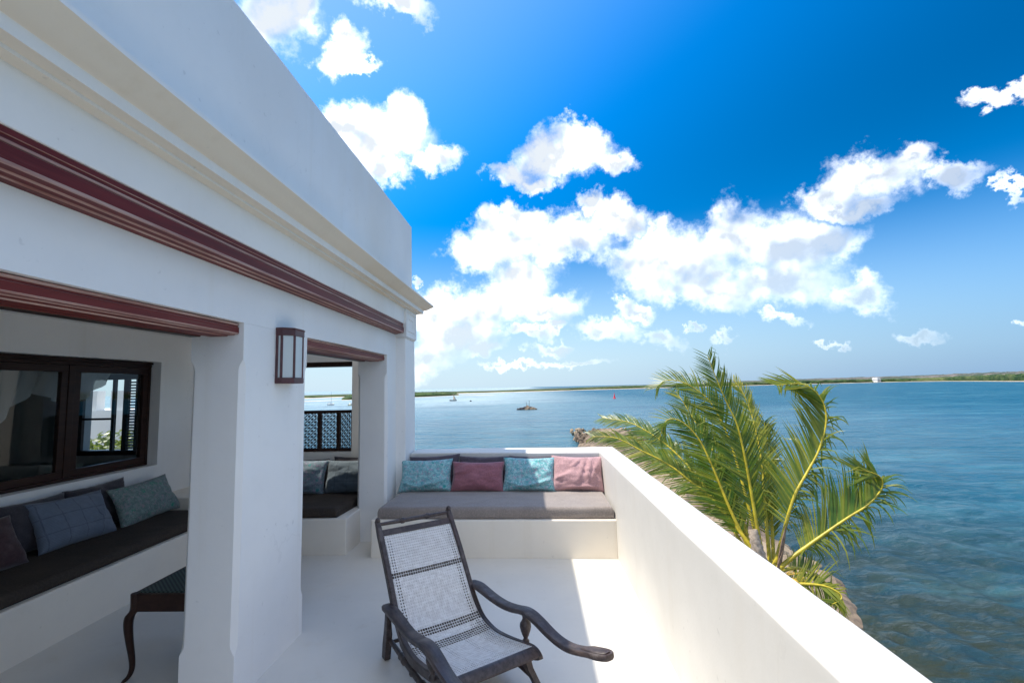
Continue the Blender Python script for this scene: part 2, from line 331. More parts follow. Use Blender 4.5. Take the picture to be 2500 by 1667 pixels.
def leafmat(name, c1, c2, c3, trans=.42):
    m = Mat(name)
    at = m.N('ShaderNodeAttribute', attribute_name='tint')
    n = m.noise(3, 3, .6)
    c = m.mix(m.mr(n, .35, .65), c1, c2); c = m.mix(at.outputs['Fac'], c, c3)
    m.color(c).set(Roughness=.36, Specular_IOR_Level=.5)
    tl = m.N('ShaderNodeBsdfTranslucent'); m.L(m.mix(.5, c, (.30, .36, .03), 'MIX'), tl.inputs['Color'])
    mx = m.N('ShaderNodeMixShader'); mx.inputs[0].default_value = trans
    m.L(m.b.outputs[0], mx.inputs[1]); m.L(tl.outputs[0], mx.inputs[2]); m.L(mx.outputs[0], m.out.inputs['Surface']); return m.m
LEAFLET = leafmat('palm_leaflet', (.024, .095, .012), (.105, .190, .016), (.42, .38, .035))
RACHIS = simple('yellow_green_rachis', (.50, .40, .03), .4, var=.25, scale=8)
SHEATH = simple('fibrous_sheath', (.42, .33, .25), .85, var=.35, scale=25)
TRUNK = simple('palm_bark', (.24, .20, .16), .9, var=.4, scale=9)
COCO = simple('orange_coconut', (.62, .40, .05), .45, var=.25, scale=20)
SPATHE = simple('brown_spathe', (.20, .13, .09), .8, var=.35, scale=14)
SHRUB = leafmat('shrub_leaf', (.05, .10, .03), (.10, .16, .05), (.3, .3, .1))

def rockmat():
    m = Mat('coral_rag_rock'); n = m.noise(.7, 8, .7); n2 = m.noise(3.2, 6, .7); n3 = m.noise(.18, 3, .5)
    c = m.mix(m.mr(n, .38, .62), (.10, .072, .052), (.26, .19, .125)); c = m.mix(m.mr(n3, .45, .6), c, (.32, .245, .16))
    c = m.mix(m.math('MULTIPLY', m.mr(n2, .56, .72), .65), c, (.05, .042, .045))
    m.color(c).set(Roughness=.85); m.bump(n2, .7, .15); return m.m
ROCK = rockmat(); DARKROCK = simple('dark_wet_rock', (.035, .032, .035), .7, var=.5, scale=2)
def sand(): 
    m = Mat('pale_sand'); n = m.noise(.05, 4, .6); m.color(m.mix(m.mr(n, .3, .7), (.62, .52, .38), (.50, .40, .28))).set(Roughness=.9); return m.m
SANDM = sand()
def farwood():
    m = Mat('mangrove_foliage'); n = m.noise(.045, 6, .75); n2 = m.noise(.008, 3, .6); n3 = m.noise(.25, 3, .6)
    c = m.mix(m.mr(n, .4, .62), (.030, .062, .026), (.085, .125, .042)); c = m.mix(m.math('MULTIPLY', m.mr(n2, .45, .62), .6), c, (.13, .14, .06))
    c = m.mix(m.math('MULTIPLY', m.mr(n3, .5, .7), .5), c, (.022, .045, .022))
    m.color(c).set(Roughness=.9, Specular_IOR_Level=.1); return m.m
WOODS = farwood()
def dunemat():
    m = Mat('scrub_dune'); n = m.noise(.02, 6, .75); n2 = m.noise(.004, 3, .6)
    c = m.mix(m.mr(n, .42, .6), (.055, .075, .055), (.19, .16, .15)); c = m.mix(m.math('MULTIPLY', m.mr(n2, .45, .6), .6), c, (.06, .085, .06))
    m.color(c).set(Roughness=.95, Specular_IOR_Level=.1); return m.m
DUNE = dunemat()

def watermat():
    m = Mat('sea_water')
    geo = m.N('ShaderNodeNewGeometry'); sep = m.N('ShaderNodeSeparateXYZ'); m.L(geo.outputs['Position'], sep.inputs[0])
    X, Y = sep.outputs[0], sep.outputs[1]
    dist = m.math('POWER', m.math('ADD', m.math('MULTIPLY', X, X), m.math('MULTIPLY', Y, Y)), .5)
    shallow = m.mr(dist, 14, 80)                      # murky over the rock shelf, clearer outside
    n = m.noise(.012, 4, .6, m.map((1, 2.2, 1))); n2 = m.noise(.05, 4, .6, m.map((.5, 1.6, 1)))
    sandbank = m.math('MULTIPLY', m.mr(X, 110, -60), m.mr(dist, 60, 400))
    c = m.mix(shallow, (.030, .034, .018), (.002, .085, .145))
    c = m.mix(m.math('MULTIPLY', sandbank, .9), c, (.42, .52, .53))
    c = m.mix(m.math('MULTIPLY', m.mr(n, .5, .68), .35), c, (.004, .05, .11))
    c = m.mix(m.math('MULTIPLY', m.mr(n2, .48, .66), .35), c, (.07, .21, .26))
    f1 = m.noise(.55, 4, .7, m.map((.55, 1.5, 1), (0, 0, R(12)))); f2 = m.noise(.14, 4, .65, m.map((.5, 1.6, 1), (0, 0, R(-8))))
    c = m.mix(m.math('MULTIPLY', m.mr(f1, .46, .64), .5), c, (.004, .045, .075)); c = m.mix(m.math('MULTIPLY', m.mr(f2, .5, .68), .35), c, (.07, .20, .24))  # light and dark of ripple facets put into the water colour
    m.color(c).set(Roughness=m.mr(dist, 20, 300, .08, .38), IOR=1.333, Specular_IOR_Level=.2)
    v = m.map((1, 1.9, 1), (0, 0, R(24)))
    w1 = m.noise(1.5, 5, .6, v, .15); w2 = m.noise(5.0, 4, .65, v, .1); w3 = m.noise(.22, 4, .6, v, .3)
    h = m.math('ADD', m.math('MULTIPLY', w1, .9), m.math('MULTIPLY', w2, .30))
    w4 = m.noise(.06, 4, .6, v, .3)
    h = m.math('ADD', h, m.math('MULTIPLY', w3, 4.0)); h = m.math('ADD', h, m.math('MULTIPLY', w4, 11.0))
    bn = m.N('ShaderNodeBump'); bn.inputs['Distance'].default_value = .24; m.L(h, bn.inputs['Height'])
    m.L(m.mr(dist, 15, 500, .65, 1.0), bn.inputs['Strength'])
    m.L(bn.outputs[0], m.b.inputs['Normal'])
    return m.m
WATER = watermat()

# ------------------------------------------------------------------ builders
WM = {}
def link(o, parent=None):
    COL.objects.link(o)
    if parent is not None:
        o.parent = parent
    return o
def tag(o, label=None, cat=None, group=None, kind=None):
    if label: o['label'] = label
    if cat: o['category'] = cat
    if group: o['group'] = group
    if kind: o['kind'] = kind
    return o
def thing(name, label, cat, loc=(0, 0, 0), rotz=0., group=None):
    o = bpy.data.objects.new(name, None); o.empty_display_size = .1
    o.location = loc; o.rotation_euler = (0, 0, rotz)
    link(o); return tag(o, label, cat, group)
def world_of(o):
    m = Matrix.Identity(4)
    while o is not None:
        m = o.matrix_parent_inverse @ o.matrix_basis @ ( Matrix.Identity(4)) if False else m
        break
    chain = []
    while o is not None:
        chain.append(o); o = o.parent
    m = Matrix.Identity(4)
    for q in reversed(chain): m = m @ q.matrix_parent_inverse @ q.matrix_basis
    return m
class MB:
    def __init__(s): s.v = []; s.f = []; s.m = []
    def add(s, vs, fs, mi=0):
        b = len(s.v); s.v += [tuple(x) for x in vs]; s.f += [tuple(b+i for i in f) for f in fs]; s.m += [mi]*len(fs); return s
    def box(s, x0, x1, y0, y1, z0, z1, mi=0):
        vs = [(x, y, z) for x in (x0, x1) for y in (y0, y1) for z in (z0, z1)]
        return s.add(vs, [(0, 1, 3, 2), (4, 6, 7, 5), (0, 4, 5, 1), (2, 3, 7, 6), (0, 2, 6, 4), (1, 5, 7, 3)], mi)
    def obox(s, c, ax, ay, az, mi=0):            # oriented box: centre and three half vectors
        c, ax, ay, az = map(Vector, (c, ax, ay, az))
        vs = [c + i*ax + j*ay + k*az for i in (-1, 1) for j in (-1, 1) for k in (-1, 1)]
        return s.add(vs, [(0, 1, 3, 2), (4, 6, 7, 5), (0, 4, 5, 1), (2, 3, 7, 6), (0, 2, 6, 4), (1, 5, 7, 3)], mi)
    def rings(s, rings, closed=True, caps=True, mi=0, mis=None):
        n = len(rings[0]); b = len(s.v)
        for r in rings: s.v += [tuple(p) for p in r]
        for i in range(len(rings)-1):
            for j in range(n if closed else n-1):
                k = (j+1) % n
                s.f.append((b+i*n+j, b+i*n+k, b+(i+1)*n+k, b+(i+1)*n+j)); s.m.append(mis[j] if mis else mi)
        if caps and closed:
            s.f.append(tuple(b+j for j in reversed(range(n)))); s.m.append(mi)
            s.f.append(tuple(b+(len(rings)-1)*n+j for j in range(n))); s.m.append(mi)
        return s
    def tube(s, path, rad, n=10, mi=0, flat=1.0):
        path = [Vector(p) for p in path]
        if isinstance(rad, (int, float)): rad = [rad]*len(path)
        rr = []; ref = None
        for i, p in enumerate(path):
            t = (path[min(i+1, len(path)-1)] - path[max(i-1, 0)]).normalized()
            if ref is None:
                ref = t.orthogonal().normalized()
            ref = (ref - t*ref.dot(t)).normalized(); b = t.cross(ref)
            rr.append([p + (ref*math.cos(a) + b*math.sin(a)*flat)*rad[i] for a in [2*math.pi*k/n for k in range(n)]])
        return s.rings(rr, mi=mi)
    def lathe(s, prof, origin=(0, 0, 0), n=16, mi=0, axis=None):
        ox, oy, oz = origin
        rr = [[(ox + r*math.cos(2*math.pi*k/n), oy + r*math.sin(2*math.pi*k/n), oz + z) for k in range(n)] for r, z in prof]
        return s.rings(rr, mi=mi)
    def build(s, name, mats, parent=None, smooth=None, local=False, bevel=0., noise=0., cut=0., solid=0.):
        me = bpy.data.meshes.new(name); me.from_pydata(s.v, [], s.f)
        mats = mats if isinstance(mats, (list, tuple)) else [mats]
        for m in mats: me.materials.append(m)
        me.polygons.foreach_set('material_index', s.m)
        bm = bmesh.new(); bm.from_mesh(me)
        bmesh.ops.recalc_face_normals(bm, faces=bm.faces)
        if bevel:
            bmesh.ops.bevel(bm, geom=[e for e in bm.edges if len(e.link_faces) == 2 and e.calc_face_angle(0) > .5], offset=bevel, segments=3, affect='EDGES', clamp_overlap=True, profile=.5)
        if cut:
            for ax in range(3):
                cs = [v.co[ax] for v in bm.verts]; lo, hi = min(cs), max(cs); k = math.ceil(lo/cut)*cut
                while k < hi:
                    no = [0, 0, 0]; no[ax] = 1; co = [0, 0, 0]; co[ax] = k
                    bmesh.ops.bisect_plane(bm, geom=bm.verts[:]+bm.edges[:]+bm.faces[:], plane_co=co, plane_no=no, dist=1e-4); k += cut
        if noise:
            for v in bm.verts:
                q = mnoise.noise_vector(v.co*1.3)*noise + mnoise.noise_vector(v.co*4.1)*noise*.35
                v.co += q
        bm.to_mesh(me); bm.free()
        if smooth is not None:
            me.polygons.foreach_set('use_smooth', [True]*len(me.polygons)); me.set_sharp_from_angle(angle=R(smooth))
        o = bpy.data.objects.new(name, me); link(o, parent)
        if parent is not None and not local: o.matrix_parent_inverse = world_of(parent).inverted()
        if bevel and smooth is not None:
            md = o.modifiers.new('wn', 'WEIGHTED_NORMAL'); md.keep_sharp = True
        if solid:
            md = o.modifiers.new('solid', 'SOLIDIFY'); md.thickness = solid; md.offset = 0
        return o
def wallbox(name, b, mat, parent, bevel=.012, noise=.004, cut=.16):
    mb = MB(); mb.box(*b); return mb.build(name, mat, parent, smooth=50, bevel=bevel, noise=noise, cut=cut)

# ------------------------------------------------------------------ terrace floor, house
F = -1.565
fl = MB(); fl.box(-4.2, .99, -4, 6.1, -.2, 0); fl = fl.build('terrace_floor', PL_FLOOR, smooth=40, noise=.0015, cut=.4); tag(fl, kind='structure')

house = thing('house', 'white plastered house with dark red beams, open pillared bay and tall roof parapet', 'house', (-2.9, 2.0, -8.2))
def chamfer_post(name, x0, x1, y0, y1, z1, edges, c=.026, zlo=.29, zhi=1.735):
    """rectangular post whose corner edges carry a stopped chamfer"""
    mb = MB(); rr = []
    zs = [0, zlo-.045, zlo-.025, zlo-.008, zlo+.012] + list(np.linspace(zlo+.15, zhi-.15, 9)) + [zhi-.012, zhi+.008, zhi+.025, zhi+.045, z1]
    for z in zs:
        if z <= zlo-.04 or z >= zhi+.04: k = .06
        elif z <= zlo+.012: k = .06 + .94*math.sin((z-zlo+.045)/.057*math.pi/2)
        elif z >= zhi-.012: k = .06 + .94*math.sin((zhi+.045-z)/.057*math.pi/2)
        else: k = 1
        r = []
        for i, (x, y, sx, sy) in enumerate(((x0, y0, 1, 1), (x1, y0, -1, 1), (x1, y1, -1, -1), (x0, y1, 1, -1))):
            d = c*k if i in edges else .0015
            a = (x, y+sy*d, z); b = (x+sx*d, y, z)
            r += [a, b] if i in (0, 2) else [b, a]
        rr.append(r)
    mb.rings(rr)
    return mb.build(name, PL_WALL, house, smooth=28, noise=.003)
chamfer_post('pillar', -1.86, F, 2.583, 3.335, 1.982, (0, 1, 2, 3))
chamfer_post('pillar', -1.86, F, -.75, .08, 1.982, (0, 1, 2, 3))
chamfer_post('wall', -1.885, F, 5.24, 5.612, 1.982, (0, 1))
wallbox('wall', (-1.86, F, -4, -2.2, 0, 1.982), PL_WALL, house, bevel=0)
# wall over the openings, frieze above the long beam
wallbox('wall', (-1.86, F, -4, 5.612, 1.982, 2.36), PL_WALL, house, bevel=0)
wallbox('frieze', (-1.9, -1.462, -4, 5.585, 2.368, 2.60), PL_WALL, house, bevel=.006)
# corner pilaster with a panelled head
wallbox('pilaster', (-1.9, -1.455, 5.605, 6.062, -.2, 2.2), PL_WALL, house, bevel=.01)
def pilaster_head():
    mb = MB(); x = -1.437; y0, y1, z0, z1 = 5.578, 6.08, 2.215, 2.546
    # nested frames, stepping in and out like the moulded panel
    lv = [(0, 0), (.05, 0), (.058, -.012), (.085, -.012), (.093, -.003), (.135, -.003), (.143, -.014)]
    rr = [[(-1.9, y0, z0), (-1.9, y1, z0), (-1.9, y1, z1), (-1.9, y0, z1)]]
    for d, o in lv: rr.append([(x+o, y0+d, z0+d*.8), (x+o, y1-d, z0+d*.8), (x+o, y1-d, z1-d*.8), (x+o, y0+d, z1-d*.8)])
    mb.rings(rr)
    o = mb.build('pilaster_head', PL_WALL, house, smooth=20)
    m2 = MB(); m2.box(-1.9, -1.446, 5.588, 6.07, 2.2, 2.212); m2.build('moulding', PL_WALL, house, bevel=.003, smooth=40)
pilaster_head()

def profile_run(name, prof, mis, ys, mats, parent, noise=0., base=F, smooth=None):
    """sweep a (dx, z) profile along the facade"""
    mb = MB(); rr = []
    for y in ys: rr.append([(base+dx, y, z) for dx, z in prof])
    mb.rings(rr, mis=mis); return mb.build(name, mats, parent, smooth=smooth, noise=noise)
ys = list(np.arange(-4, 5.5, .25)) + [5.56]
# long upper beam: three fasciae on its face, stepped soffit
prof = [(-.1, 2.367), (.094, 2.367), (.096, 2.3645), (.096, 2.347), (.0935, 2.3445), (.091, 2.343), (.091, 2.333), (.0935, 2.331), (.098, 2.330), (.098, 2.3225), (.0955, 2.320), (.094, 2.319), (.094, 2.3155), (.0985, 2.3145), (.1035, 2.3135), (.1035, 2.268), (.1055, 2.2655), (.1055, 2.258), (.102, 2.2545), (.070, 2.2545), (.066, 2.2515), (.063, 2.2485), (.036, 2.2485), (.032, 2.2455), (.030, 2.242), (-.1, 2.242)]
mis = [0]*len(prof)
for i, (a, b) in enumerate(zip(prof, prof[1:]+prof[:1])):
    d = math.hypot(a[0]-b[0], a[1]-b[1])
    if (.0028 < d < .0052 and i not in (4, 10)) or (a, b) in (((.098, 2.330), (.098, 2.3225)), ((.1055, 2.2655), (.1055, 2.258)), ((.063, 2.2485), (.036, 2.2485))): mis[i] = 1 if a != (.063, 2.2485) else 0
profile_run('beam', prof, mis, ys, [BEAM, BEAM_WORN_LIT], house)
def lintel(y0, y1, jam):
    p = [(-.18, 1.979), (-.030, 1.979), (-.0285, 1.977), (-.0285, 1.969), (-.0315, 1.9665), (-.0335, 1.966), (-.0335, 1.9585), (-.0305, 1.9565), (-.0275, 1.956), (-.0275, 1.927), (-.0295, 1.923), (-.033, 1.9195), (-.047, 1.9195), (-.050, 1.917), (-.053, 1.9145), (-.088, 1.9145), (-.0905, 1.9115), (-.094, 1.909), (-.185, 1.909)]
    mi = [0]*len(p)
    for i, (a, b) in enumerate(zip(p, p[1:]+p[:1])):
        d = math.hypot(a[0]-b[0], a[1]-b[1])
        if (.003 < d < .0055 and i not in (5, )) or a in ((-.0285, 1.977), (-.0275, 1.927), (-.0295, 1.923)): mi[i] = 1
    o = profile_run('lintel', p, mi, list(np.linspace(y0, y1, 12)), [LINTEL, BEAM_WORN_LIT], house)
    q = [(-.300, 1.935), (-.192, 1.935), (-.192, 1.924), (-.196, 1.921), (-.200, 1.918), (-.24, 1.918), (-.243, 1.915), (-.246, 1.911), (-.300, 1.911)]
    mi = [0, 0, 1, 0, 0, 1, 0, 0, 0]
    profile_run('lintel', q, mi, [y0, (y0+y1)/2, y1], [DARKWOOD, LINTEL], house)
    # plaster between the lintel boards and the wall above
    mb = MB(); mb.box(-1.86, F-.05, y0, y1, 1.936, 1.9818); mb.build('lintel_packing', PL_WALL, house)
lintel(.085, 2.580, 0); lintel(3.338, 5.237, 0)

# cornice: stepped fillets and a cove under a thin lip, returned round the far corner
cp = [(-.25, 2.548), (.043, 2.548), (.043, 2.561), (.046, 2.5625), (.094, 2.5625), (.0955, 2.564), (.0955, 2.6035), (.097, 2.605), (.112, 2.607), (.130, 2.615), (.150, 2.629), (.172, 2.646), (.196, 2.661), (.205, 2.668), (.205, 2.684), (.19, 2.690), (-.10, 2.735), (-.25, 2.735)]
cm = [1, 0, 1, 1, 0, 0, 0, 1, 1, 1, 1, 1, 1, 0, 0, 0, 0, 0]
st = [(y, 0) for y in np.arange(-4, 5.95, .2)] + [(6.062, 1)] + [(x, 2) for x in (-1.8, -2.6, -3.5, -4.45)]
rr = []
for v, k in st:
    r = []
    for dx, z in cp:
        if k == 0: q = Vector((-1.455+dx, v, z))
        elif k == 1: q = Vector((-1.455+dx, 6.062+dx, z))
        else: q = Vector((v, 6.062+dx, z))
        if dx > .1: q += Vector((mnoise.noise(Vector((v*1.7, dx*9, 0)))*.004, 0, mnoise.noise(Vector((v*2.3, 7, dx*9)))*.004))
        r.append(q)
    rr.append(r)
c = MB(); c.rings(rr, mis=cm); c.build('cornice', [PL_WALL, PL_STAIN_BOUNCE], house, smooth=35)
# roof parapet, with its return, and the roof slab
def sloped(name, x0, x1, y0, y1, z0, za, zb):
    mb = MB(); vs = [(x0, y0, z0), (x1, y0, z0), (x1, y1, z0), (x0, y1, z0), (x0, y0, za), (x1, y0, za), (x1, y1, zb), (x0, y1, zb)]
    mb.add(vs, [(0, 3, 2, 1), (4, 5, 6, 7), (0, 1, 5, 4), (1, 2, 6, 5), (2, 3, 7, 6), (3, 0, 4, 7)])
    return mb.build(name, PL_WALL, house, smooth=50, bevel=.018, noise=.005, cut=.2)
sloped('roof_parapet', -1.70, -1.482, -4, 6.045, 2.68, 3.535, 3.69)
wallbox('roof_parapet', (-4.4, -1.703, 5.83, 6.043, 2.70, 3.685), PL_WALL, house, bevel=.015, cut=.4)
wallbox('roof_slab', (-4.4, -1.705, -4, 5.6, 2.25, 2.55), PL_WALL, house, bevel=0, cut=1)

# back wall of the open bay with its window opening, end wall with the sea window
def wall_with_hole(name, axis, a0, a1, u0, u1, z0, z1, h):
    hu0, hu1, hz0, hz1 = h; mb = MB()
    for (p, q, r, s) in ((u0, hu0, z0, z1), (hu1, u1, z0, z1), (hu0, hu1, z0, hz0), (hu0, hu1, hz1, z1)):
        if axis == 'x': mb.box(a0, a1, p, q, r, s)
        else: mb.box(p, q, a0, a1, r, s)
    bm_o = mb.build(name, PL_WALL, house, smooth=50, noise=.003, cut=.18)
    return bm_o
wall_with_hole('wall', 'x', -4.2, -4.0, -4, 5.85, 0, 2.25, (3.26, 5.105, .857, 1.950))
wall_with_hole('wall', 'y', 5.85, 6.045, -4.4, -1.888, 0, 2.545, (-3.62, -2.178, .862, 1.955))
wallbox('wall', (-4.0, -1.9, -4.2, -4.0, 0, 2.25), PL_WALL, house, bevel=0, cut=1)
wallbox('lower_wall', (-8.0, .985, -4, 6.06, -8.5, -.2), PL_WALL, house, bevel=.02, cut=1)
# dark timber head of the sea window
mb = MB(); mb.box(-3.62, -2.181, 5.862, 6.04, 1.897, 1.953); mb.box(-3.62, -2.181, 5.858, 5.87, 1.922, 1.936)
mb.build('window_head', DARKWOOD, house, bevel=.003, smooth=40)

# carved lattice screen in the sea window
ls = MB(); z0, z1 = .864, 1.362
ls.box(-3.62, -2.181, 5.93, 5.985, z1-.036, z1); ls.box(-3.62, -2.181, 5.93, 5.985, z0, z0+.036)
xs = [-2.181-.0345-.2375*k for k in range(7)]
posts = [(-2.215, -2.181)] + [(-2.397-.2375*k, -2.356-.2375*k) for k in range(5)] + [(-3.62, -3.55)]
for a, b in posts: ls.box(a, b, 5.932, 5.983, z0+.036, z1-.036)
ls = ls.build('lattice_screen', DARKWOOD, house, bevel=.003, smooth=40)
for k in range(6):
    xa = posts[k+1][1]; xb = posts[k][0]
    if k == 5: xa = -3.55
    lp = MB(); n = 12; dz = (z1-z0-.072)/n; m = 5; dx = (xb-xa)/m; yc = 5.958
    for i in range(n+1): lp.box(xa, xb, yc-.008, yc+.008, z0+.036+i*dz-.0035, z0+.036+i*dz+.0035)
    for j in range(m+1): lp.box(xa+j*dx-.0018, xa+j*dx+.0018, yc-.006, yc+.006, z0+.036, z1-.036)
    for i in range(n):
        for j in range(m):
            cx, cz = xa+(j+.5)*dx, z0+.036+(i+.5)*dz
            for s in ((1,) if (i+j) % 2 else (1, -1)):
                d = Vector((dx*.5, 0, dz*.5*s)); nn = Vector((-d.z, 0, d.x)).normalized()*.0024
                lp.obox((cx, yc, cz), d*.95, (0, .005, 0), nn)
    lp.build('lattice_panel', DARKWOOD, ls)['kind'] = 'stuff'

# brown casement window in the back wall
WX = -4.105
def casement():
    mb = MB()
    y0, y1, z0, z1 = 3.262, 5.103, .859, 1.948
    x0, x1 = WX-.05, WX
    mb.box(x0, x1, y0, y1, z1-.066, z1); mb.box(x0, x1, y0, y1, z0, z0+.028)
    mb.box(x0, x1, y0, y0+.03, z0+.028, z1-.066); mb.box(x0, x1, y1-.03, y1, z0+.028, z1-.066)
    mb.box(x0, x1, 4.168, 4.226, z0+.028, z1-.066)
    mb.box(x1+.0, x1+.02, y0, y1, z1-.026, z1-.004)     # moulded head
    mb.box(x1+.0, x1+.008, y0, y1, z1-.05, z1-.036)
    w = mb.build('window', WINWOOD, house, bevel=.004, smooth=40)
    for a, b in ((y0+.032, 4.166), (4.228, y1-.032)):
        sb = MB(); e = .062; zz0, zz1 = z0+.03, z1-.068; xa, xb = x0+.004, x1-.006
        sb.box(xa, xb, a, b, zz1-e, zz1); sb.box(xa, xb, a, b, zz0, zz0+e)
        sb.box(xa, xb, a, a+e, zz0+e, zz1-e); sb.box(xa, xb, b-e, b, zz0+e, zz1-e)
        if a > 4: sb.tube([(xb+.012, b-.03, 1.30), (xb+.012, b-.03, 1.36)], .006, 8)
        sb.build('sash', WINWOOD, w, bevel=.004, smooth=40)
        gb = MB(); gb.box(xa+.018, xa+.024, a+e-.004, b-e+.004, zz0+e-.004, zz1-e+.004); gb.build('pane', PANE, w)
casement()
# the room behind it, with a second window in its far wall
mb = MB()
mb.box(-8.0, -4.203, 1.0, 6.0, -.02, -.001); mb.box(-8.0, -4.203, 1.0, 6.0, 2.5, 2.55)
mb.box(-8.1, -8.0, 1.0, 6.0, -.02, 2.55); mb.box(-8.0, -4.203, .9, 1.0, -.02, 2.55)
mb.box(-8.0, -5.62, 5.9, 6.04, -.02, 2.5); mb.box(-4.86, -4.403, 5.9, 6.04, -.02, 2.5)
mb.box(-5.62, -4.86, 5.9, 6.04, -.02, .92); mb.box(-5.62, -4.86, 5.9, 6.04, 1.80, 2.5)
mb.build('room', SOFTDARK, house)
mb = MB()
for a, b in ((-5.62, -5.575), (-5.205, -5.17), (-5.06, -4.998), (-4.905, -4.862)): mb.box(a, b, 5.86, 5.898, .93, 1.795)
mb.box(-5.62, -4.862, 5.86, 5.898, 1.796, 1.86); mb.box(-5.62, -4.862, 5.86, 5.898, .87, .929)
mb.box(-5.574, -5.206, 5.872, 5.89, 1.30, 1.325)
sh = mb.build('window', WINWOOD, house)
proto = None
for k in range(24):
    if proto is None:
        m2 = MB(); m2.obox((0, 0, 0), (.045, 0, 0), (0, .013, .006), (0, -.002, .004)); proto = m2.build('slat', WINWOOD, sh, local=True); s_ = proto
    else:
        s_ = proto.copy(); COL.objects.link(s_)
    s_.parent = sh; s_.location = (-4.951, 5.879, .955+k*.035); s_.matrix_parent_inverse = world_of(sh).inverted()
# gathered mosquito net inside
def net():
    mb = MB(); n = 54; rr = []
    for i in range(n+1):
        t = i/n; row = []
        y = 3.4+1.62*t; top = 2.15
        low = float(np.interp(y, [3.4, 3.6, 3.75, 3.87, 4.0, 4.12, 4.16, 4.25, 4.40, 4.6, 4.72, 4.85, 4.95, 5.02], [.9, 1.12, 1.27, 1.39, 1.52, 1.64, 1.64, 1.60, 1.55, 1.56, 1.62, 1.72, 1.84, 2.05]))
        for j in range(15):
            s = j/14; z = top+(low-top)*s
            row.append((-4.42+.03*math.sin(9*t*6+s*4)*(.4+s), y+.05*math.sin(s*3), z))
        rr.append(row)
    mb.rings(rr, closed=False, caps=False); mb.build('net_curtain', SHEER, house, smooth=80)
net()

# ------------------------------------------------------------------ terrace wall (L-shaped) 
tw = thing('terrace_wall', 'low white plastered parapet wall round the right and far edges of the terrace', 'wall', (.88, 3.0, 0))
def Lwall():
    mb = MB(); z = .845
    pts = [(.768, -4), (.992, -4), (.992, 6.085), (-1.45, 6.165), (-1.45, 5.79), (.768, 5.60)]
    mb.rings([[(x, y, -.15) for x, y in pts], [(x, y, z) for x, y in pts]])
    return mb.build('wall', PL_TERR, tw, smooth=50, bevel=.014, noise=.004, cut=.16)
Lwall()

# ------------------------------------------------------------------ benches
SK = R(-2.2); E1 = Vector((math.cos(SK), math.sin(SK), 0)); E2 = Vector((-math.sin(SK), math.cos(SK), 0))
def bench_block(name, label, pts, z):
    mb = MB(); mb.rings([[(x, y, -.01) for x, y in pts], [(x, y, z) for x, y in pts]])
    o = mb.build(name, PL_BENCH, None, smooth=50, bevel=.012, noise=.004, cut=.15)
    return tag(o, label, 'bench')
bench_block('masonry_bench', 'built-in white masonry bench across the far end of the sunny terrace', [(-1.575, 4.752), (.775, 4.662), (.775, 5.62), (-1.575, 5.82)], .350)
bench_block('masonry_bench', 'built-in white masonry bench below the lattice sea window inside the bay', [(-3.12, 4.835), (-1.845, 4.835), (-1.845, 5.86), (-3.12, 5.86)], .345)
bench_block('masonry_bench', 'long white masonry bench under the brown window in the shaded bay', [(-4.01, -.5), (-3.135, -.5), (-3.135, 4.98), (-4.01, 4.98)], .345)
ar = MB(); ar.box(-4.01, -3.125, 5.02, 5.86, -.01, .53); ar = ar.build('masonry_ledge', PL_BENCH, None, smooth=50, bevel=.012, noise=.003, cut=.15)
tag(ar, 'low white masonry ledge in the corner at the end of the shaded bench', 'ledge')

def mattress(name, label, mat, pts, z0, z1, seed):
    """seat pad with rounded edges, slightly puffed and creased; pts: front-left, front-right, back-right, back-left"""
    a, b, c_, d = [Vector((*p, 0)) for p in pts]
    nx = max(18, int((b-a).length/.045)); ny = max(12, int((d-a).length/.05)); mb = MB(); rr = []
    rad = .034; h = z1-z0
    # cross-section over the top from front bottom to back bottom
    sec = [(0.012, 0), (0, .018)] + [(0, h-rad)] + [(rad*(1-math.cos(t)), h-rad*(1-math.sin(t))) for t in (R(30), R(60), R(90))]
    depth = (d-a).length
    tops = [(rad+(depth-2*rad)*k/ny, h) for k in range(1, ny)]
    sec2 = sec+tops+[(depth-x, z) for x, z in reversed(sec)]
    L = (b-a).length; ins = [0, .006, .016, .034] + [L*k/nx for k in range(1, nx)] + [L-.034, L-.016, L-.006, L]
    ins = sorted(ins)
    for s in ins:
        e = min(s, L-s); k = 0 if e >= rad else rad-math.sqrt(max(0, rad*rad-(rad-e)**2))
        row = []
        for x, z in sec2:
            p0 = a+(b-a)*(s/L); p1 = d+(c_-d)*(s/L); q = p0+(p1-p0)*(x/depth)
            u = s/L; v = x/depth
            zz = z
            if z > h*.6: zz = z-k*(z/h)
            puff = .010*math.sin(math.pi*min(1, max(0, v)))*math.sin(math.pi*u)**.3 if z > h-.002 else 0
            w = Vector((q.x*3.0+seed, q.y*5.5, seed)); 
            cr = abs(mnoise.noise(w*1.4))*.007+mnoise.noise(w*4)*.003
            edge = .004*mnoise.noise(Vector((q.x*6+seed, z*20, 3)))
            row.append((q.x, q.y+edge, z0+zz+puff-(cr if z > h-.002 else 0)))
        rr.append(row)
    mb.rings(rr)
    o = mb.build(name, mat, None, smooth=60); return tag(o, label, 'seat pad')
mattress('seat_pad', 'grey-brown linen seat pad on the bench at the far end of the terrace', MATTRESS, [(-1.515, 4.777), (.752, 4.690), (.758, 5.592), (-1.46, 5.775)], .352, .462, 1)
mattress('seat_pad', 'taupe seat pad darkened for shade on the bench below the lattice window', MATTRESS_IN, [(-3.08, 4.862), (-1.955, 4.862), (-1.895, 5.835), (-3.08, 5.835)], .347, .437, 2)
mattress('seat_pad', 'long taupe seat pad darkened for shade on the bench under the brown window', MATTRESS_IN, [(-3.17, 4.95), (-3.17, -.4), (-3.985, -.4), (-3.985, 4.95)], .347, .425, 3)

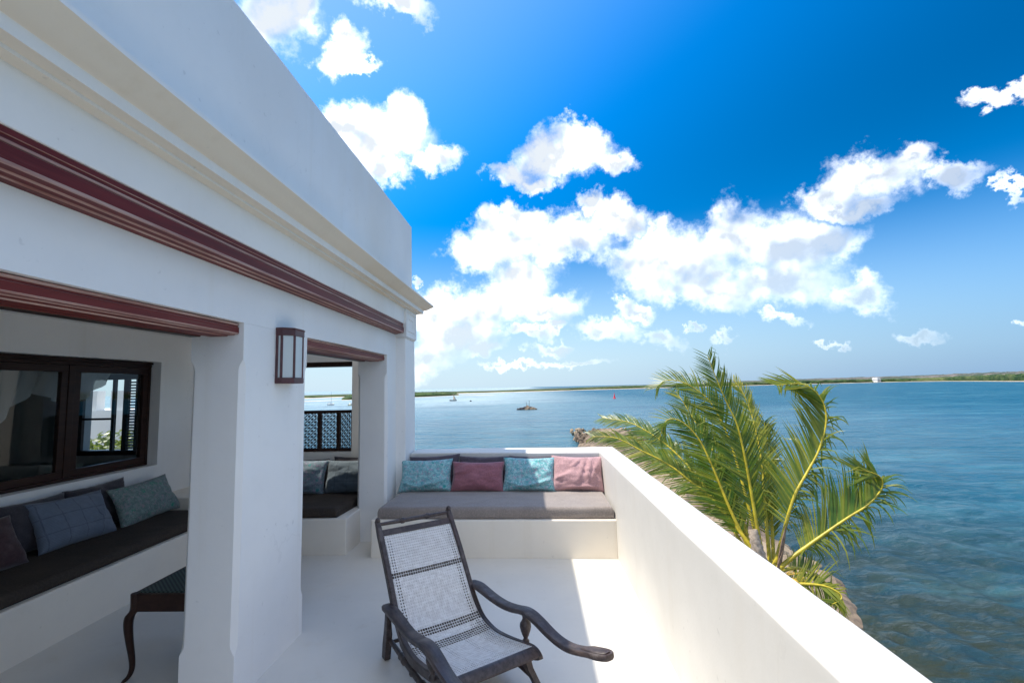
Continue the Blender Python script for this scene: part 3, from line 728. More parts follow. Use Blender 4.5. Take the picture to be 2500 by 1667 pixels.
def cushion(label, mat, w, h, t, loc, yaw, lean, roll=0., seed=0, fold=0., group=None, slump=0., folds=None):
    n = 26; bm = bmesh.new(); grid = {}
    for side in (-1, 1):
        for i in range(n+1):
            for j in range(n+1):
                u, v = 2*i/n-1, 2*j/n-1
                edge = i in (0, n) or j in (0, n)
                if edge and side == 1: grid[side, i, j] = grid[-1, i, j]; continue
                prof = ((1-abs(u)**2.6)*(1-abs(v)**2.6))**.52
                px = u*(1-.075*(1-v*v)*abs(u)**3)*w/2
                pz = v*(1-.085*(1-u*u)*abs(v)**3)*h/2
                if v < 0: px *= 1+.05*slump*(-v)
                th = t*prof*(1.0 if side == -1 else .75)*(1-.28*slump*v)
                wv = Vector((u*2.1+seed*3.7, v*2.1, seed))
                cr = mnoise.noise(wv)*.018+mnoise.noise(wv*2.6)*.011+mnoise.noise(wv*6)*.005
                dd = 0.
                if folds and side == -1:
                    for (fu, fv, fa, fl, fw, fh) in folds:
                        du, dv = u-fu, v-fv; s = du*math.cos(fa)+dv*math.sin(fa); q = -du*math.sin(fa)+dv*math.cos(fa)
                        dd += 1.7*fh*math.exp(-(q/fw)**2)*max(0, 1-(s/fl)**2)
                th2 = th+(cr+dd)*min(1, prof*1.6)
                rim = .004*mnoise.noise(Vector((u*5+seed, v*5, 9))) if edge else 0
                co = Vector((px+rim, side*th2, pz+rim+h/2))
                grid[side, i, j] = bm.verts.new(co)
    for side in (-1, 1):
        for i in range(n):
            for j in range(n):
                f = [grid[side, i, j], grid[side, i+1, j], grid[side, i+1, j+1], grid[side, i, j+1]]
                if side == 1: f.reverse()
                try: bm.faces.new(f)
                except ValueError: pass
    me = bpy.data.meshes.new('cushion'); bm.normal_update(); bm.to_mesh(me); bm.free(); me.materials.append(mat)
    me.polygons.foreach_set('use_smooth', [True]*len(me.polygons))
    o = bpy.data.objects.new('cushion', me); link(o)
    o.matrix_basis = Matrix.Translation(loc) @ Matrix.Rotation(yaw, 4, 'Z') @ Matrix.Rotation(-lean, 4, 'X') @ Matrix.Rotation(roll, 4, 'Y')
    return tag(o, label, 'cushion', group)
zt = .458
FB = [(-.1, -.75, .25, .8, .05, .014), (.45, -.55, .5, .6, .06, .018), (-.6, -.6, -.4, .5, .05, .013), (.2, -.9, .1, .9, .05, .012)]
FV = [(.15, .2, 1.35, .8, .035, .020), (.42, .15, 1.45, .8, .045, .024), (.62, 0, 1.3, .75, .04, .018), (-.05, .55, 1.0, .4, .04, .016), (.25, -.82, .05, .8, .06, .015), (-.55, -.2, .5, .5, .06, .010)]
# the four front cushions of the terrace bench, left to right
cushion('teal floral cushion at the left end of the terrace bench, against the corner pilaster', TEAL, .60, .375, .085, (-1.20, 5.455, zt-.004), SK, R(24), R(-1.5), 1, slump=1, folds=FB)
cushion('deep mauve cushion between the two teal floral cushions', MAUVE, .60, .34, .095, (-.615, 5.43, zt-.004), SK, R(20), R(.5), 2, slump=.8, folds=[(-.7, .2, .2, .4, .06, .012)])
cushion('teal floral cushion between the mauve and the pink cushion, partly sunlit', TEAL, .585, .385, .085, (-.045, 5.405, zt-.004), SK, R(22), R(1.0), 3, slump=1, folds=FB)
cushion('sunlit dusty pink cushion with vertical creases in the right corner of the terrace bench', MAUVE_PALE, .575, .40, .085, (.485, 5.385, zt-.006), SK, R(24), R(1.8), 4, slump=.8, folds=FV)
cushion('charcoal cushion peeking out behind the leftmost teal cushion', CHARCOAL2, .60, .37, .055, (-1.12, 5.615, zt+.012), SK, R(14), R(-3), 5)
cushion('charcoal cushion peeking out behind the deep mauve cushion', CHARCOAL2, .60, .365, .055, (-.56, 5.59, zt+.004), SK, R(14), R(.6), 6)
cushion('charcoal cushion peeking out behind the middle teal and pink cushions', CHARCOAL2, .60, .365, .055, (.03, 5.565, zt+.002), SK, R(14), R(.3), 7)
# shaded bench under the window (cushions face +X)
zi = .423; YW = R(90)
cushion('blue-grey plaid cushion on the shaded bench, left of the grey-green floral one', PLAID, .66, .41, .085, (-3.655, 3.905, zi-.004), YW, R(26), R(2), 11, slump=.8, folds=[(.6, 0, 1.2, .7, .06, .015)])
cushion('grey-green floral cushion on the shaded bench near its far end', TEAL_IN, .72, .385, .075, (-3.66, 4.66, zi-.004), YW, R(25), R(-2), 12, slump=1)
cushion('charcoal cushion behind and left of the blue-grey plaid cushion', CHARCOAL, .62, .40, .08, (-3.80, 3.66, zi+.004), YW, R(14), R(1), 13)
cushion('charcoal cushion leaning on the wall between the plaid and grey-green floral cushions', CHARCOAL, .62, .40, .07, (-3.845, 4.30, zi+.002), YW, R(12), R(-1), 14)
cushion('dark plum cushion at the left edge of the view on the shaded bench', MAUVE_DARK, .60, .38, .08, (-3.62, 3.16, zi-.004), YW, R(26), R(0), 15, slump=.8)
# bench below the lattice window
zf = .436
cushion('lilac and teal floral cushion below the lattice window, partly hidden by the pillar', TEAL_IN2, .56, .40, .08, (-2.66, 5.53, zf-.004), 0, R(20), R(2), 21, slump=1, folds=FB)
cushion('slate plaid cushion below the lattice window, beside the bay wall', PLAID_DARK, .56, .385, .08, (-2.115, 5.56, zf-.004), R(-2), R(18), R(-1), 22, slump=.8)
cushion('charcoal cushion behind the slate plaid cushion below the lattice window', CHARCOAL, .58, .38, .055, (-2.07, 5.72, zf+.012), 0, R(10), R(0), 23)
cushion('charcoal cushion behind the lilac floral cushion below the lattice window', CHARCOAL, .58, .365, .055, (-2.70, 5.72, zf+.002), 0, R(10), R(0), 24)

# ------------------------------------------------------------------ wall lantern
lt = thing('wall_lantern', 'red-brown wall lantern with frosted glass panes on the pillar', 'lantern', (F, 3.02, 1.65))
lp = [(F+.002, 2.915), (-1.524, 2.915), (-1.468, 2.962), (-1.468, 3.078), (-1.524, 3.125), (F+.002, 3.125)]
def ring(off, z): 
    c = Vector((F, 3.02)); return [(x+(off if x > F+.01 else 0), y+(off*(1 if y > 3.02 else -1)), z) for x, y in lp]
mb = MB(); mb.rings([ring(0, 1.652), ring(.004, 1.656), ring(.004, 1.684), ring(-.002, 1.688)]); mb.build('base', LAMPWOOD, lt, smooth=30)
mb = MB(); mb.rings([ring(-.002, 1.948), ring(.004, 1.952), ring(.004, 1.984), ring(.008, 1.99), ring(0, 1.998)]); mb.build('cap', LAMPWOOD, lt, smooth=30)
for i, (x, y) in enumerate(lp):
    mb = MB(); cx = x+(.006 if i in (0, 5) else -.004); cy = y+(.004 if y < 3.02 else -.004)
    mb.tube([(cx, cy, 1.684), (cx, cy, 1.952)], .0085, 6); mb.build('bar', LAMPWOOD, lt)
for i in range(5):
    a, b = lp[i], lp[i+1]; c = Vector((F+.03, 3.02))
    pa, pb = [Vector(p)+(c-Vector(p))*.06 for p in (a, b)]
    d = (pb-pa).normalized(); nn = Vector((-d.y, d.x))*.002; m2 = (pa+pb)/2
    mb = MB(); mb.obox((m2.x, m2.y, 1.818), ((pb-pa).x/2, (pb-pa).y/2, 0), (nn.x, nn.y, 0), (0, 0, .134)); mb.build('pane', LAMPGLASS, lt)
mb = MB(); mb.tube([(-1.525, 3.02, 1.69), (-1.525, 3.02, 1.76)], .018, 10); mb.tube([(-1.525, 3.02, 1.76), (-1.525, 3.02, 1.80), (-1.525, 3.02, 1.84)], [.016, .028, .004], 12)
mb.build('bulb', BOATW, lt, smooth=60)

# ------------------------------------------------------------------ planter's chair (local: x = across, -y = forward)
TH = R(36.29)
CU = Vector((math.cos(TH), math.sin(TH), 0)); CV = Vector((math.sin(TH), -math.cos(TH), 0))
co = CU*1.3195 + CV*(-2.55)
chair = thing('reclining_chair', 'weathered dark wood planter chair with cane seat and long flat arms', 'chair', co, TH)
def cl(u, v, z): return (u, -v, z)
def spline(pts, n):
    pts = [Vector(p) for p in pts]; P = [pts[0]*2-pts[1]]+pts+[pts[-1]*2-pts[-2]]; out = []
    for i in range(1, len(P)-2):
        for k in range(n):
            t = k/n; p0, p1, p2, p3 = P[i-1:i+3]
            out.append(.5*((2*p1)+(p2-p0)*t+(2*p0-5*p1+4*p2-p3)*t*t+(3*p1-p0-3*p2+p3)*t**3))
    out.append(pts[-1]); return out
prof_v = [(-.598, .765), (-.52, .672), (-.42, .545), (-.335, .425), (-.275, .338), (-.215, .270), (-.15, .218), (-.08, .196), (.0, .187), (.08, .193), (.18, .208), (.28, .228), (.36, .243), (.405, .240), (.436, .222), (.445, .205)]
curve = spline([(v, z, 0) for v, z in prof_v], 4)
def side_frame(s):
    rr = []
    for i, p in enumerate(curve):
        t = (curve[min(i+1, len(curve)-1)]-curve[max(i-1, 0)]).normalized(); nn = Vector((-t.y, t.x))
        if nn.y < 0: nn = -nn
        hgt = .042 if i < 24 else .05
        if i < 3: hgt *= .55+.15*i
        top = Vector((p.x, p.y)); bot = top-nn*hgt; u0, u1 = s*.236, s*.269
        c = .006
        rr.append([cl(u0, *(top-nn*c)), cl(u0+s*c, *top), cl(u1-s*c, *top), cl(u1, *(top-nn*c)), cl(u1, *(bot+nn*c)), cl(u1-s*c, *bot), cl(u0+s*c, *bot), cl(u0, *(bot+nn*c))])
    mb = MB(); mb.rings(rr)
    return mb.build('side_rail', CHAIRWOOD, chair, smooth=40, local=True, noise=.0012)
for s in (-1, 1):
    side_frame(s)
    mb = MB(); mb.lathe([(.004, .0), (.013, .006), (.017, .016), (.013, .027), (.003, .033)], cl(s*.2525, -.598, .748), 12); mb.build('finial', CHAIRWOOD, chair, smooth=60, local=True)
# turned top rail with rings, flat crest rail, front rail
def rodx(path_u, v, z, rad, name, n=12):
    mb = MB(); mb.tube([cl(u, v, z) for u in path_u], rad, n); return mb.build(name, CHAIRWOOD, chair, smooth=50, local=True)
us, rs = [], []
for u in np.linspace(-.237, .237, 61):
    r = .0105+.0035*math.cos(u/.237*math.pi*.5)
    for c in (-.085, .085):
        if abs(abs(u-c)-.008) < .0045 or abs(u-c) < .002: r += .005
    us.append(u); rs.append(r)
rodx(us, -.594, .738, rs, 'top_rail')
mb = MB(); t = Vector((0, -(-.575+.548), -(.704-.672))).normalized()
a, b = Vector(cl(0, -.572, .704)), Vector(cl(0, -.546, .672)); nn = Vector((0, (b-a).z, -(b-a).y)).normalized()
mb.obox((a+b)/2, (.237, 0, 0), (b-a)/2, nn*.011); mb.build('crest_rail', CHAIRWOOD, chair, smooth=40, bevel=.004, local=True)
rr = []
for u in np.linspace(-.237, .237, 16):
    rr.append([cl(u, .385, .246), cl(u, .395, .255), cl(u, .41, .2575), cl(u, .425, .251), cl(u, .444, .226), cl(u, .440, .214), cl(u, .425, .210), cl(u, .39, .225)])
mb = MB(); mb.rings(rr); mb.build('front_rail', CHAIRWOOD, chair, smooth=40, local=True, noise=.001)
# arms
armp = [(-.352, .345, .018), (-.33, .349, .031), (-.25, .355, .038), (-.15, .348, .036), (-.05, .340, .034), (.05, .340, .034), (.15, .354, .036), (.24, .374, .037), (.31, .375, .037), (.38, .362, .036), (.46, .342, .034), (.54, .330, .033), (.62, .333, .034), (.70, .352, .036), (.77, .376, .043), (.83, .392, .047), (.87, .402, .042), (.89, .405, .030), (.897, .406, .016)]
for s in (-1, 1):
    P = spline([(v, z, h) for v, z, h in armp], 4); rr = []
    for i, p in enumerate(P):
        q = P[min(i+1, len(P)-1)]-P[max(i-1, 0)]; t = Vector((q.x, q.y)).normalized(); nn = Vector((-t.y, t.x)); th = .026
        uc = s*(.288+.012*math.sin(max(0, p.x+.1)*2.2)); h = p.z
        top = Vector((p.x, p.y)); bot = top-nn*th; c = .006
        rr.append([cl(uc-h, *(top-nn*c)), cl(uc-h+c, *top), cl(uc+h-c, *top), cl(uc+h, *(top-nn*c)), cl(uc+h, *(bot+nn*c)), cl(uc+h-c, *bot), cl(uc-h+c, *bot), cl(uc-h, *(bot+nn*c))])
    mb = MB(); mb.rings(rr); mb.build('arm', CHAIRWOOD, chair, smooth=45, local=True, noise=.0015)
    # raised tongue on the paddle end of the arm
    mb = MB(); rr = []
    for v, z, h in ((.700, .3525, .004), (.72, .3600, .018), (.77, .3785, .030), (.83, .3945, .034), (.868, .4035, .028), (.884, .4058, .012)):
        uc = s*(.288+.012*math.sin((v+.1)*2.2)); rr.append([cl(uc-h, v, z), cl(uc-h*.8, v, z+.004), cl(uc+h*.8, v, z+.004), cl(uc+h, v, z)])
    mb.rings(rr); mb.build('paddle', CHAIRWOOD, chair, smooth=50, local=True)
    # urn-shaped support
    mb = MB(); mb.lathe([(.020, .212), (.020, .224), (.013, .230), (.012, .240), (.018, .252), (.027, .276), (.032, .298), (.030, .314), (.020, .328), (.016, .340), (.018, .356)], cl(s*.277, .275, 0), 16)
    mb.build('arm_support', CHAIRWOOD, chair, smooth=60, local=True)
    # legs
    def leg(path, w, d, name='leg'):
        rr = []
        for (u, v, z), k in path:
            rr.append([cl(u-w*k, v-d*k, z), cl(u+w*k, v-d*k, z), cl(u+w*k, v+d*k, z), cl(u-w*k, v+d*k, z)])
        m_ = MB(); m_.rings(rr); return m_.build(name, CHAIRWOOD, chair, smooth=30, local=True, bevel=.003)
    leg([((s*.275, -.335, .345), .75), ((s*.272, -.352, .25), .8), ((s*.268, -.362, .17), 1.05), ((s*.262, -.395, .09), 1.1), ((s*.256, -.425, .002), 1.05)], .017, .026)
    leg([((s*.245, .285, .205), 1.2), ((s*.25, .33, .12), 1.0), ((s*.262, .385, .06), .9), ((s*.268, .415, .002), .95)], .018, .024)
    us = np.linspace(0, 1, 41); path = []; rad = []
    for t in us:
        path.append(cl(s*(.258), -.368+.72*t, .135-.055*t)); r = .012+.004*math.sin(t*math.pi)
        for c in (.28, .34, .5, .66, .72):
            if abs(t-c) < .02: r += .007
        rad.append(r)
    mb = MB(); mb.tube(path, rad, 10); mb.build('stretcher', CHAIRWOOD, chair, smooth=50, local=True)
rodx(np.linspace(-.25, .25, 5), -.39, .10, .011, 'stretcher')
# woven cane panel: every hole is a real opening
def cane_panel(back):
    base = [(v, z) for v, z in prof_v]
    cv = spline([(-.556, .690, 0), (-.50, .622, 0), (-.41, .505, 0), (-.33, .400, 0), (-.27, .318, 0), (-.21, .255, 0), (-.15, .212, 0), (-.08, .190, 0), (0, .182, 0), (.08, .188, 0), (.18, .205, 0), (.28, .226, 0), (.36, .243, 0), (.40, .251, 0)], 8)
    L = [0]
    for a, b in zip(cv, cv[1:]): L.append(L[-1]+(b-a).length)
    nr, nc = 70, 31; verts = []; faces = []
    def pt(s, u):
        d = s*L[-1]; i = min(max(0, int(np.searchsorted(L, d))-1), len(cv)-2); t = (d-L[i])/(L[i+1]-L[i]); p = cv[i].lerp(cv[i+1], t)
        sag = .010*(1-(u/.237)**2)*math.sin(math.pi*s); tt = (cv[i+1]-cv[i]).normalized(); nn = Vector((-tt.y, tt.x))
        if nn.y < 0: nn = -nn
        q = Vector((p.x, p.y))-nn*(sag+back); return cl(u, q.x, q.y)
    vid = {}
    for i in range(nr+1):
        for j in range(nc+1):
            verts.append(pt(i/nr, -.237+.474*j/nc)); vid[i, j] = len(verts)-1
    def hole(i, j):
        s = (i+.5)/nr; x = (j+.5)/nc
        h = .20
        if s < .205: h = .33-.5*max(0, s-.12)
        if .215 < s < .245: h = .84
        if .50 < s < .545: h = .80
        if .585 < s < .64: h = .80
        e = min(j, nc-1-j)
        if 1 <= e <= 2: h = max(h, .52 if s < .5 else .62)
        if s > .55 and e < 6: h = max(h, .5)
        if s > .64 and 10 <= j <= 11: h = max(h, .42)
        if s > .64 and 19 <= j <= 20: h = max(h, .42)
        if s > .93: h = max(h, .5)
        if i < 3 or i > nr-3: h = .35
        return h
    for i in range(nr):
        for j in range(nc):
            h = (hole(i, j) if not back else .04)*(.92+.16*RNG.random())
            c = [(i, j), (i, j+1), (i+1, j+1), (i+1, j)]; cen = ((i+.5)/nr, -.237+.474*(j+.5)/nc); ids = []
            for (ii, jj) in c:
                s, u = ii/nr, -.237+.474*jj/nc; verts.append(pt(cen[0]+(s-cen[0])*h, cen[1]+(u-cen[1])*h)); ids.append(len(verts)-1)
            for k in range(4):
                a, b = vid[c[k]], vid[c[(k+1) % 4]]; faces.append((a, b, ids[(k+1) % 4], ids[k]))
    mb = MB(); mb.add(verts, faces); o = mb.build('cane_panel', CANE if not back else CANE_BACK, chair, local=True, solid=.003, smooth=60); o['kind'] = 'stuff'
cane_panel(0.); cane_panel(.022)      # double caned: a second skin behind the first, shade put into its colour
lf = MB(); lf.rings([[(0, 0, 0), (.014, .006, .006), (.03, 0, .002), (.014, -.008, .004)], [(0, 0, .003), (.014, .006, .010), (.03, 0, .005), (.014, -.008, .008)]])
lf = lf.build('fallen_leaf', LEAFRED); lf.location = (-.02, 2.775, .002); tag(lf, 'small dry red leaf lying on the floor beside the chair leg', 'leaf')

# ------------------------------------------------------------------ cabriole stool in the bay
st_ = thing('stool', 'dark wooden stool with curved cabriole legs and woven seat, half behind the pillar', 'stool', (-2.13, 3.05, 0))
X0, X1, Y0, Y1 = -2.305, -1.955, 2.805, 3.295
for (x, y, sx, sy) in ((X0, Y0, -1, -1), (X1, Y0, 1, -1), (X0, Y1, -1, 1), (X1, Y1, 1, 1)):
    mb = MB(); pts = [(0.012, .47, .024), (.012, .385, .024), (-.006, .35, .025), (-.011, .30, .0235), (-.004, .22, .020), (.008, .13, .0165), (.012, .07, .0145), (.004, .03, .0145), (-.012, .008, .016), (-.018, 0, .013)]
    P = spline([(o, z, r) for o, z, r in pts], 5); rr = []
    for p in P:
        cx, cy, r = x-sx*p.x, y-sy*p.x*.6-sy*.0, p.z
        rr.append([(cx+r*math.cos(a), cy+r*math.sin(a), p.y) for a in [math.pi/4+k*math.pi/4 for k in range(8)]])
    mb.rings(rr); mb.build('leg', DARKWOOD, st_, smooth=50)
for b in ((X0+.012, X1-.012, Y0-.006, Y0+.018), (X0+.012, X1-.012, Y1-.018, Y1+.006), (X0-.006, X0+.018, Y0+.02, Y1-.02), (X1-.018, X1+.006, Y0+.02, Y1-.02)):
    mb = MB(); mb.box(*b, .372, .468); mb.build('apron', DARKWOOD, st_, bevel=.004, smooth=40)
mb = MB(); mb.box(X0+.02, X1-.02, Y0+.02, Y1-.02, .455, .476); mb.build('seat', WOVEN, st_, bevel=.006, smooth=40)

# ------------------------------------------------------------------ sea, shores
ZW = -8.4
def sea():
    rs = np.concatenate([np.linspace(6, 60, 420), np.geomspace(60.5, 9000, 130)])
    an = np.concatenate([np.linspace(-R(75), -R(8), 60)[:-1], np.linspace(-R(8), R(62), 330), np.linspace(R(62), R(200), 50)[1:], np.linspace(R(200), R(285), 30)[1:-1]])
    A, Rr = np.meshgrid(an, rs); X = Rr*np.sin(A); Y = Rr*np.cos(A); Z = np.zeros_like(X)
    g = np.random.default_rng(11)
    for k in range(90):
        lam = .36*(16**g.random()); th = R(205)+g.normal()*.55; amp = .0125*lam**.75*g.random()
        kx, ky = math.cos(th)*2*math.pi/lam, math.sin(th)*2*math.pi/lam; ph = g.random()*6.28
        w = amp*np.clip((95-Rr)/60, 0, 1)*np.clip((lam*14-Rr*.22)/(lam*8), 0, 1)
        arg = kx*X+ky*Y+ph+.5*np.sin(.13*X+.21*Y+k)
        Z += w*(np.sin(arg)+.25*np.sin(2*arg))
    nr, na = X.shape
    v = np.stack([X, Y, Z+ZW], -1).reshape(-1, 3)
    idx = np.arange(nr*na).reshape(nr, na); a = idx[:-1]; b = idx[1:]
    q = np.stack([a, np.roll(a, -1, 1), np.roll(b, -1, 1), b], -1).reshape(-1, 4)
    me = bpy.data.meshes.new('sea'); me.vertices.add(len(v)); me.vertices.foreach_set('co', v.ravel())
    me.loops.add(q.size); me.loops.foreach_set('vertex_index', q.ravel().astype(np.int32)); me.polygons.add(len(q))
    me.polygons.foreach_set('loop_start', np.arange(0, q.size, 4, dtype=np.int32)); me.update(calc_edges=True); me.validate()
    me.polygons.foreach_set('use_smooth', [True]*len(me.polygons)); me.materials.append(WATER)
    o = bpy.data.objects.new('sea', me); link(o); tag(o, kind='structure')
    if me.polygons[100].normal.z < 0: me.flip_normals()
sea()
mb = MB(); mb.add([(-9000, -9000, -14), (9000, -9000, -14), (9000, 9000, -14), (-9000, 9000, -14)], [(0, 1, 2, 3)]); tag(mb.build('sea_bed', SANDM), kind='structure')

def gridmesh(name, P, mat, smooth=True):
    n, m = len(P), len(P[0]); mb = MB(); mb.rings(P, closed=False, caps=False)
    return mb.build(name, mat, None, smooth=70 if smooth else None)
# near shore: rock shelf below the house, headland beyond
def near_shore():
    ts = [-10, 0, 6, 11, 16, 19, 21, 23, 25, 28, 32, 37, 43, 49, 56, 63, 70, 76, 81, 86, 91, 96, 100, 103]
    xw = np.interp(np.arange(-10, 104, .45), ts, [-25]*2+[-24, -22, -18, -15, -13, -11, -9, -7, -5, -3, -1, 1, 3, 5, 6.3, 7, 7.4, 8.5, 10, 11.5, 13, 15])
    xe = np.interp(np.arange(-10, 104, .45), ts, [8.5, 9, 10.4, 11.4, 12.4, 13.0, 13.6, 14.6, 15.3, 15.6, 15.7, 16, 16.5, 17.2, 17.4, 17.3, 17, 17.6, 18.6, 19.5, 19.8, 19, 17.5, 16])
    P = []
    for i, y in enumerate(np.arange(-10, 104, .45)):
        row = []; n = 70
        hl = 1.0+.9*math.exp(-((y-90)/12)**2)-.15*math.exp(-((y-22)/7)**2)
        for j in range(n+1):
            t = j/n; x = xw[i]+(xe[i]-xw[i])*t
            d = min(t*(xe[i]-xw[i]), (1-t)*(xe[i]-xw[i]))
            h = min(1, d/2.2)**.6*hl-.35
            q = Vector((x*.6, y*.6, 0)); h += (mnoise.fractal(q, 1.0, 2.1, 5)*.38+abs(mnoise.noise(q*2.3))*.22)*min(1, d/.6+.25)
            row.append((x+mnoise.noise(Vector((y*.8, 3, 0)))*1.0*min(1, t*2), y, ZW+h))
        P.append(row)
    tag(gridmesh('rocky_shore', P, ROCK, False), kind='structure')
near_shore()
def lump(r, seed, squash=.7, sub=2):
    bm = bmesh.new(); bmesh.ops.create_icosphere(bm, subdivisions=sub, radius=r)
    for v in bm.verts:
        q = v.co.normalized()*1.3+Vector((seed*5.1, 0, 0)); v.co *= 1+.45*mnoise.noise(q)+.2*mnoise.noise(q*2.7); v.co.z *= squash
    vs = [tuple(v.co) for v in bm.verts]; fs = [tuple(v.index for v in f.verts) for f in bm.faces]; bm.free(); return vs, fs
rk = MB(); g = random.Random(5)
for k in range(190):
    y = g.uniform(79, 102)
    if y > 75: x = g.uniform(7.2+max(0, (y-86)*.35), 19.5) if g.random() < .6 else g.uniform(8.0, 11)
    else: x = np.interp(y, [16, 25, 49, 70], [12.2, 14.8, 16.6, 16.6])+g.uniform(-1.5, .5)
    vs, fs = lump(g.uniform(.25, .75)*(.8 if y > 75 else .4), k, .6, 1); rk.add([(a+x, b+y, c+ZW+(1.2 if y > 75 else .3)*g.uniform(.3, 1)) for a, b, c in vs], fs)
tag(rk.build('shore_rocks', ROCK), kind='stuff')

SH = [(-338,662,2.6,2.9),(-308,672,2.9,2.9),(-280,753,2.7,2.8),(-210,836,2.6,3.4),(-142,860,2.7,2.7),(-80,899,2.2,2.1),(-28,936,2.5,2.8),(45,982,3.1,3.9),(119,1052,4.2,5.2),(209,1110,5.4,7.0),(296,1164,5.5,7.4),(419,1246,6.6,10.4),(543,1296,8.5,13.0),(675,1350,9.4,15.1),(849,1421,9.9,17.5),(1040,1500,9.8,19.3),(1140,1500,9.5,20.3),(1130,1372,11.0,22.0),(1000,1110,12.5,21.9),(880,900,13.4,20.9),(850,750,15.1,21.9),(830,500,15,21)]
def far_land():
    S = np.array(SH, float); t = np.r_[0, np.cumsum(np.hypot(*np.diff(S[:, :2], axis=0).T))]
    k = np.linspace(0, t[-1], 900); I = np.stack([np.interp(k, t, S[:, c]) for c in range(4)], -1)
    def offs(p, f): return p[0]*f, p[1]*f
    beach, woods, dunes = [], [], []
    for i, p in enumerate(I):
        d = math.hypot(p[0], p[1]); w = 4/d
        jit = 1+.004*mnoise.noise(Vector((k[i]*.02, 0, 0)))
        beach.append([(*offs(p, jit-.002), ZW-.4), (*offs(p, jit), ZW+.02), (*offs(p, jit+.012), ZW+.9), (*offs(p, jit+.03), ZW+1.2)])
        row = []
        for j, (f, hh) in enumerate(((1.012, .1), (1.0125, .55), (1.015, .85), (1.02, 1), (1.03, 1.02), (1.045, .95), (1.07, 1.0), (1.1, 1.03), (1.15, 1.05))):
            q = Vector((k[i]*.045, j*1.7, 0)); n = .5*mnoise.noise(q)+.35*mnoise.noise(q*2.7)+.25*mnoise.noise(q*6.1)
            row.append((*offs(p, f+.004*mnoise.noise(q*.7)), ZW+.6+(p[2]-.6)*hh*(1+.42*n)))
        woods.append(row); row = []
        for j, (f, hh) in enumerate(((1.12, .4), (1.17, .75), (1.24, .95), (1.3, 1.0), (1.36, .96), (1.5, .5))):
            q = Vector((k[i]*.016, j*.9, 5)); n = .5*mnoise.noise(q)+.3*mnoise.noise(q*3.1)+.22*mnoise.noise(q*8)
            row.append((*offs(p, f), ZW+p[3]*hh*(1+.16*n)))
        dunes.append(row)
    tag(gridmesh('beach', beach, SANDM), kind='structure')
    tag(gridmesh('mangrove_woods', woods, WOODS, False), kind='stuff')
    tag(gridmesh('scrub_hills', dunes, DUNE, False), kind='structure')
far_land()
def island():
    S = [(-197, 500), (-177, 524), (-158, 555), (-140, 589), (-118, 619), (-99, 669)]; S = np.array(S, float)
    t = np.linspace(0, 5, 260); I = np.stack([np.interp(t, range(6), S[:, c]) for c in (0, 1)], -1); P = []; B = []
    for i, p in enumerate(I):
        u = i/259; env = min(1, u*14)**.6*min(1, (1-u)*9)**.7; row = []
        for f, hh in ((1.004, .05), (1.0045, .5), (1.012, .8), (1.03, 1), (1.06, 1.15), (1.1, 1.25), (1.13, .9), (1.16, 0)):
            q = Vector((i*.22, f*60, 2)); n = .5*mnoise.noise(q)+.3*mnoise.noise(q*2.7)+.2*mnoise.noise(q*6)
            row.append((p[0]*f, p[1]*f, ZW+.3+4.3*hh*env*(1+.4*n)))
        P.append(row); B.append([(p[0]*.9965, p[1]*.9965, ZW-.3), (p[0]*1.0, p[1]*1.0, ZW+.25), (p[0]*1.012, p[1]*1.012, ZW+.6), (p[0]*1.16, p[1]*1.16, ZW-.4)])
    tag(gridmesh('island_woods', P, WOODS, False), kind='stuff'); tag(gridmesh('island', B, SANDM), kind='structure')
    def bar(name, pts, w, h=.35):
        pts = np.array(pts, float); q = np.linspace(0, len(pts)-1, 50); I = np.stack([np.interp(q, range(len(pts)), pts[:, c]) for c in (0, 1)], -1); R_ = []
        for i, p in enumerate(I):
            e = math.sin(math.pi*i/49)**.5; R_.append([(p[0]*(1-w*e), p[1]*(1-w*e), ZW-.15), (p[0], p[1], ZW+h*e), (p[0]*(1+w*e), p[1]*(1+w*e), ZW-.15)])
        tag(gridmesh(name, R_, SANDM), kind='structure')
    bar('sand_bar', [(-101, 660), (-80, 655), (-62, 640), (-44, 622)], .035); bar('sand_bar', [(-245, 470), (-225, 490), (-200, 505)], .04)
island()

# ------------------------------------------------------------------ things on the water
def px_top(): pass
# moored dhow
dh = thing('sailing_dhow', 'small dark-hulled dhow with a tan lateen sail moored off the green island', 'sailboat', (-61.4, 383, ZW), R(8))
def hull(L, B, H, mat, parent, name='hull'):
    mb = MB(); rr = []
    for i in range(15):
        t = i/14*2-1; w = B/2*(1-abs(t)**2.6)*(1 if t < .6 else 1)+.02; sh = H*(1+.5*t*t); x = t*L/2
        rr.append([(x, -w, sh), (x, -w*.85, sh*.45), (x, -w*.3, -.25), (x, w*.3, -.25), (x, w*.85, sh*.45), (x, w, sh)])
    mb.rings(rr); return mb.build(name, mat, parent, smooth=40, local=True)
hull(5.6, 1.9, .75, BOATD, dh)
mb = MB(); mb.tube([(.5, 0, .3), (.35, 0, 5.6)], [.09, .05], 8); mb.build('mast', IRON, dh, local=True)
mb = MB(); mb.tube([(2.3, 0, 1.1), (-.1, .1, 6.0)], [.06, .03], 6); mb.build('yard', IRON, dh, local=True)
mb = MB(); rr = []
for i in range(9):
    t = i/8; a = Vector((2.2-2.3*t, .1, 1.2+4.7*t)); b = Vector((-.1-.05*t, .1, 1.15+4.7*t)); b = b.lerp(a, t*.6); rr.append([a.lerp(b, s/6)+Vector((0, -.35*math.sin(math.pi*s/6)*(1-t), 0)) for s in range(7)])
mb.rings(rr, closed=False, caps=False); mb.build('sail', SAIL, dh, local=True, smooth=80, solid=.03)
